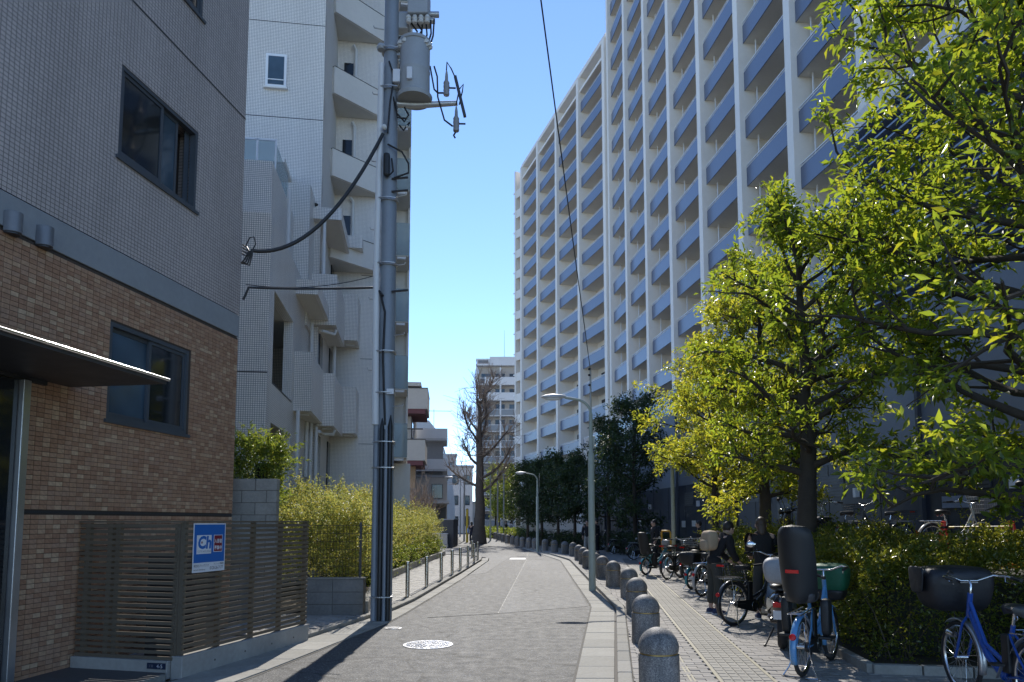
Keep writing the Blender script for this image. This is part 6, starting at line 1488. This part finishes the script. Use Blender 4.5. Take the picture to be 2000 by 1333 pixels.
def person(label, loc, az, H=1.63, z0=SW, bend=0.0, arms='down', stride=0.0, top=(.015, .015, .018), legs=(.06, .06, .055), shoes=(.02, .035, .10), hair=M_hairb, coat=False, bag=None, fingers=True, shorts=False, longhair=False):
    t = thing('person', label, 'person', (loc[0], loc[1], z0), az); k = H / 1.65
    def B(p, piv=(0, 0, .98)):
        p = Vector(p) - Vector(piv); p.rotate(Matrix.Rotation(bend, 3, 'Y')); return (p + Vector(piv)) * k
    def S(p): return Vector(p) * k
    pel, wai, che, nec, ck, ht = S((0, 0, .93)), B((0, 0, 1.06)), B((.0, 0, 1.27)), B((.01, 0, 1.42)), B((.025, 0, 1.50)), B((.02, 0, 1.585))
    sh = [B((0, s * .175, 1.36)) for s in (-1, 1)]
    def arm(s, i):
        if arms == 'reach': return [sh[i], B((.16, s * .2, 1.16)), B((.36, s * .14, 1.10)), B((.44, s * .13, 1.09))]
        if arms == 'bagged' and s < 0: return [sh[i], B((-.02, s * .22, 1.10)), B((.14, s * .17, .98)), B((.2, s * .13, 1.0))]
        sw = stride * s * .5; return [sh[i], B((-.02 + sw * .3, s * .23, 1.10)), B((.03 + sw, s * .22, .87)), B((.05 + sw, s * .21, .78))]
    A = [arm(-1, 0), arm(1, 1)]
    def leg(s):
        f = stride * s; return [S((0, s * .085, .88)), S((.02 + f * .45, s * .095, .49)), S((f - .03, s * .1, .085)), S((f + .07, s * .105, .035)), S((f + .15, s * .11, .03))]
    Lg = [leg(-1), leg(1)]
    V = [pel, wai, che, nec, ck, ht]; E = [(0, 1), (1, 2), (2, 3), (3, 4), (4, 5)]; Rd = [.115 * k, .10 * k, .12 * k, .05 * k, .082 * k, .078 * k]
    def chain(st, pts, rs):
        p = st
        for q, r in zip(pts, rs): V.append(q); Rd.append(r * k); E.append((p, len(V) - 1)); p = len(V) - 1
        return p
    for a in A: chain(2, a, (.055, .042, .032, .03))
    for l_ in Lg: chain(0, l_, (.08, .056, .038, .036, .026))
    body = skinned('body', V, E, Rd, M_skin, t)
    # hands: palm and five bent fingers
    for i, s in enumerate((-1, 1)):
        w, h = A[i][2], A[i][3]; d = (h - w).normalized(); side = d.cross(Vector((0, 0, 1))); side = side.normalized() if side.length > .1 else Vector((0, 1, 0)); dn = side.cross(d)
        if fingers:
            HV = [w + d * .03 * k, h]; HE = [(0, 1)]; HR = [(.026 * k, .016 * k), (.036 * k, .015 * k)]
            for j, (off, ln) in enumerate(((-.028, .062), (-.010, .075), (.010, .078), (.028, .068))):
                b0 = h + side * off * k; HV += [b0 + d * .02 * k, b0 + d * (.02 + ln * .5) * k + dn * -.012 * k, b0 + d * (.02 + ln * .85) * k + dn * -.04 * k]; n_ = len(HV); HE += [(1, n_ - 3), (n_ - 3, n_ - 2), (n_ - 2, n_ - 1)]; HR += [.0095 * k, .0085 * k, .0075 * k]
            HV += [h + side * -.04 * k * s - d * .03 * k, h + side * -.062 * k * s + d * .01 * k - dn * .015 * k]; n_ = len(HV); HE += [(0, n_ - 2), (n_ - 2, n_ - 1)]; HR += [.011 * k, .009 * k]
            skinned('hand', HV, HE, HR, M_skin, t, 1)
    # clothes
    mt = paint('cloth_%d_%d_%d' % tuple(int(c * 1000) for c in top), top, .9, var=.2, scale=6, bump=.5, bscale=14); ml = paint('cloth_%d_%d_%d' % tuple(int(c * 1000) for c in legs), legs, .9, var=.18, scale=6, bump=.5, bscale=14); ms = paint('shoe_%d' % int(shoes[2] * 1000), shoes, .6, var=.15)
    V = [S((0, 0, .80 if not coat else .60)) + (B((0, 0, .98)) - S((0, 0, .98))), pel + Vector((0, 0, .02)), wai, che, B((.005, 0, 1.39)), B((.012, 0, 1.435))]; E = [(0, 1), (1, 2), (2, 3), (3, 4), (4, 5)]; Rd = [((.165 if not coat else .20) * k, (.13 if not coat else .16) * k), (.155 * k, .13 * k), (.15 * k, .125 * k), (.175 * k, .15 * k), (.13 * k, .11 * k), .075 * k]
    for a in A: chain(3, [a[0], a[1], a[2] * .85 + a[1] * .15, a[2]], (.105, .068, .056, .048))
    jk = skinned('jacket', V, E, Rd, mt, t, 2, 2)
    V = [S((0, 0, .96)), S((0, 0, .88))]; E = [(0, 1)]; Rd = [(.13 * k, .11 * k), (.14 * k, .115 * k)]
    for l_ in Lg: chain(1, [l_[0] - Vector((0, 0, .06)), l_[1], l_[2] * .9 + l_[1] * .1 + Vector((0, 0, .03))], (.10, .085, .075))
    skinned('trousers', V, E, Rd, ml, t, 2, 0)
    for i, l_ in enumerate(Lg):
        a = l_[2]; b = MB(); rings = []
        for x, w, h in ((-.075, .02, .03), (-.06, .034, .05), (0, .042, .06), (.08, .048, .042), (.16, .044, .03), (.2, .02, .018)): rings.append([(a.x + x * k, a.y + w * k * math.cos(q), max(.012, h * k * .9 + h * k * math.sin(q)) ) for q in np.linspace(0, 2 * math.pi, 12, endpoint=False)])
        so_ = b.loft(rings).build('shoe', ms, t, 60)
        MB().prism([(a.x - .08 * k, a.y - .032 * k), (a.x + .1 * k, a.y - .048 * k), (a.x + .2 * k, a.y - .02 * k), (a.x + .2 * k, a.y + .02 * k), (a.x + .1 * k, a.y + .048 * k), (a.x - .08 * k, a.y + .032 * k)], 0, .022).build('sole', M_swhite, so_)
        for q in range(3): MB().box((a.x + .03 * k + q * .018, a.y - .047 * k, .05), (.008, .006, .05), rot=Matrix.Rotation(R(25), 3, 'Y')).build('stripe', M_swhite, so_)
    # head details
    rot = Matrix.Rotation(bend, 3, 'Y'); hc = B((.02, 0, 1.545))
    hr = MB(); hr.ell(hc + rot @ Vector((-.018, 0, .022)) * k, (.098 * k, .088 * k, .108 * k), 18, 12, rot)
    hr.v = [tuple(v) for v in hr.v]; h_ = hr.build('hair', hair, t, 60)
    if longhair: skinned('hair_length', [hc + rot @ Vector((-.05, 0, .03)), hc + rot @ Vector((-.075, 0, -.08)), hc + rot @ Vector((-.07, 0, -.2))], [(0, 1), (1, 2)], [(.08, .07), (.085, .05), (.05, .025)], hair, t, 2)
    fc = MB(); fc.ell(hc + rot @ Vector((.04, 0, -.02)) * k, (.066 * k, .066 * k, .092 * k), 16, 10, rot); f_ = fc.build('face', M_skin, t, 60)
    MB().ell(hc + rot @ Vector((.108, 0, -.025)) * k, (.016 * k, .012 * k, .022 * k), 8, 6, rot).build('nose', M_skin, f_, 60)
    for s in (-1, 1):
        MB().ell(hc + rot @ Vector((.095, s * .03, .0)) * k, (.01 * k, .014 * k, .008 * k), 8, 6, rot).build('eye', M_hairb, f_, 60); MB().ell(hc + rot @ Vector((.01, s * .085, -.015)) * k, (.018 * k, .012 * k, .032 * k), 8, 6, rot).build('ear', M_skin, f_, 60)
    MB().ell(hc + rot @ Vector((.095, 0, -.062)) * k, (.01 * k, .024 * k, .006 * k), 8, 6, rot).build('mouth', paint('lips', (.35, .14, .12), .5), f_, 60)
    return t, A, B, k
pq = on_ground(1397, 1199, SW)
p1, A, B, k = person('person in a black jacket and dark trousers leaning over the black bicycle', (pq.x, pq.y), R(15), 1.66, bend=R(30), arms='reach', legs=(.055, .056, .048), hair=M_hairb)
bp_ = thing('backpack', 'beige backpack worn by the person in the black jacket', 'bag', p1.location, R(15))
c = B((-.2, 0, 1.18)); mB = paint('bag_beige', (.42, .32, .22), .8, var=.15, scale=5, bump=.4, bscale=15)
rounded(bp_, 'body', mB, (c.x, c.y, c.z), (.22, .34, .36), .9, .3); rounded(bp_, 'pocket', mB, (c.x - .1, c.y, c.z - .08), (.09, .25, .2), .9, .3)
for s in (-1, 1): MB().tube([B((-.1, s * .11, 1.42)), B((.05, s * .12, 1.44)), B((.15, s * .13, 1.3)), B((.1, s * .14, 1.1))], .018, 6).build('strap', mB, bp_, 50)
def gxy(u, y): return (_ray(u, 1040)[0] * y, y)
person('brown haired person standing behind the scooter before the hedge', gxy(1489, 11.95), R(80), 1.66, bend=R(12), top=(.022, .02, .02), hair=M_hairbr, arms='reach', longhair=True)
person('person in dark clothes walking behind the yellow framed bicycle', gxy(1278, 26.5), R(200), 1.64, top=(.02, .021, .025), legs=(.03, .03, .034), stride=.2)
person('person in a dark coat standing by the paper notices', gxy(1366, 24.6), R(170), 1.6, top=(.025, .025, .03), legs=(.03, .03, .034), coat=True)
person('shaded person in a dark jacket and pale trousers behind the nearer lamp post', gxy(1147, 35.8), R(250), 1.66, top=(.02, .022, .028), legs=(.42, .40, .37))
person('shaded person in black standing beside the one in pale trousers', gxy(1166, 35.2), R(160), 1.72, top=(.015, .016, .02), legs=(.02, .02, .024))
pq = on_ground(921, 1062)
p6, A, B, k = person('pedestrian in a dark coat walking away toward the bare tree', (pq.x, pq.y), R(95), 1.62, 0, top=(.02, .022, .04), legs=(.018, .02, .03), coat=True, stride=.18, arms='bagged', longhair=True)
bg_ = thing('shoulder_bag', 'pale blue shoulder bag carried by the walking pedestrian', 'bag', p6.location, R(95)); rounded(bg_, 'body', paint('bag_blue', (.30, .38, .55), .8, var=.1), (-.03, .27, .95), (.36, .14, .40), .85, .3); MB().tube([(.1, .27, 1.1), (.04, .2, 1.38), (-.1, .2, 1.38), (-.16, .27, 1.1)], .014, 6).build('strap', paint('bag_blue', (.3, .38, .55)), bg_)
bg2 = thing('carrier_bag', 'white carrier bag in the right hand of the walking pedestrian', 'bag', p6.location, R(95)); rounded(bg2, 'body', paint('bag_white', (.6, .66, .7), .6, var=.12), (.1, -.3, .42), (.2, .3, .46), .8, .35); MB().tube([(.1, -.36, .62), (.08, -.3, .8), (.1, -.24, .62)], .01, 5).build('handle', M_swhite, bg2)
person('distant person in a white shirt under the far green trees', gxy(997, 74), R(60), 1.66, 0, top=(.55, .56, .6), legs=(.02, .02, .03), fingers=False)
person('distant person in black under the far green trees', gxy(988.5, 72), R(200), 1.7, 0, top=(.015, .015, .018), legs=(.02, .02, .025), fingers=False)
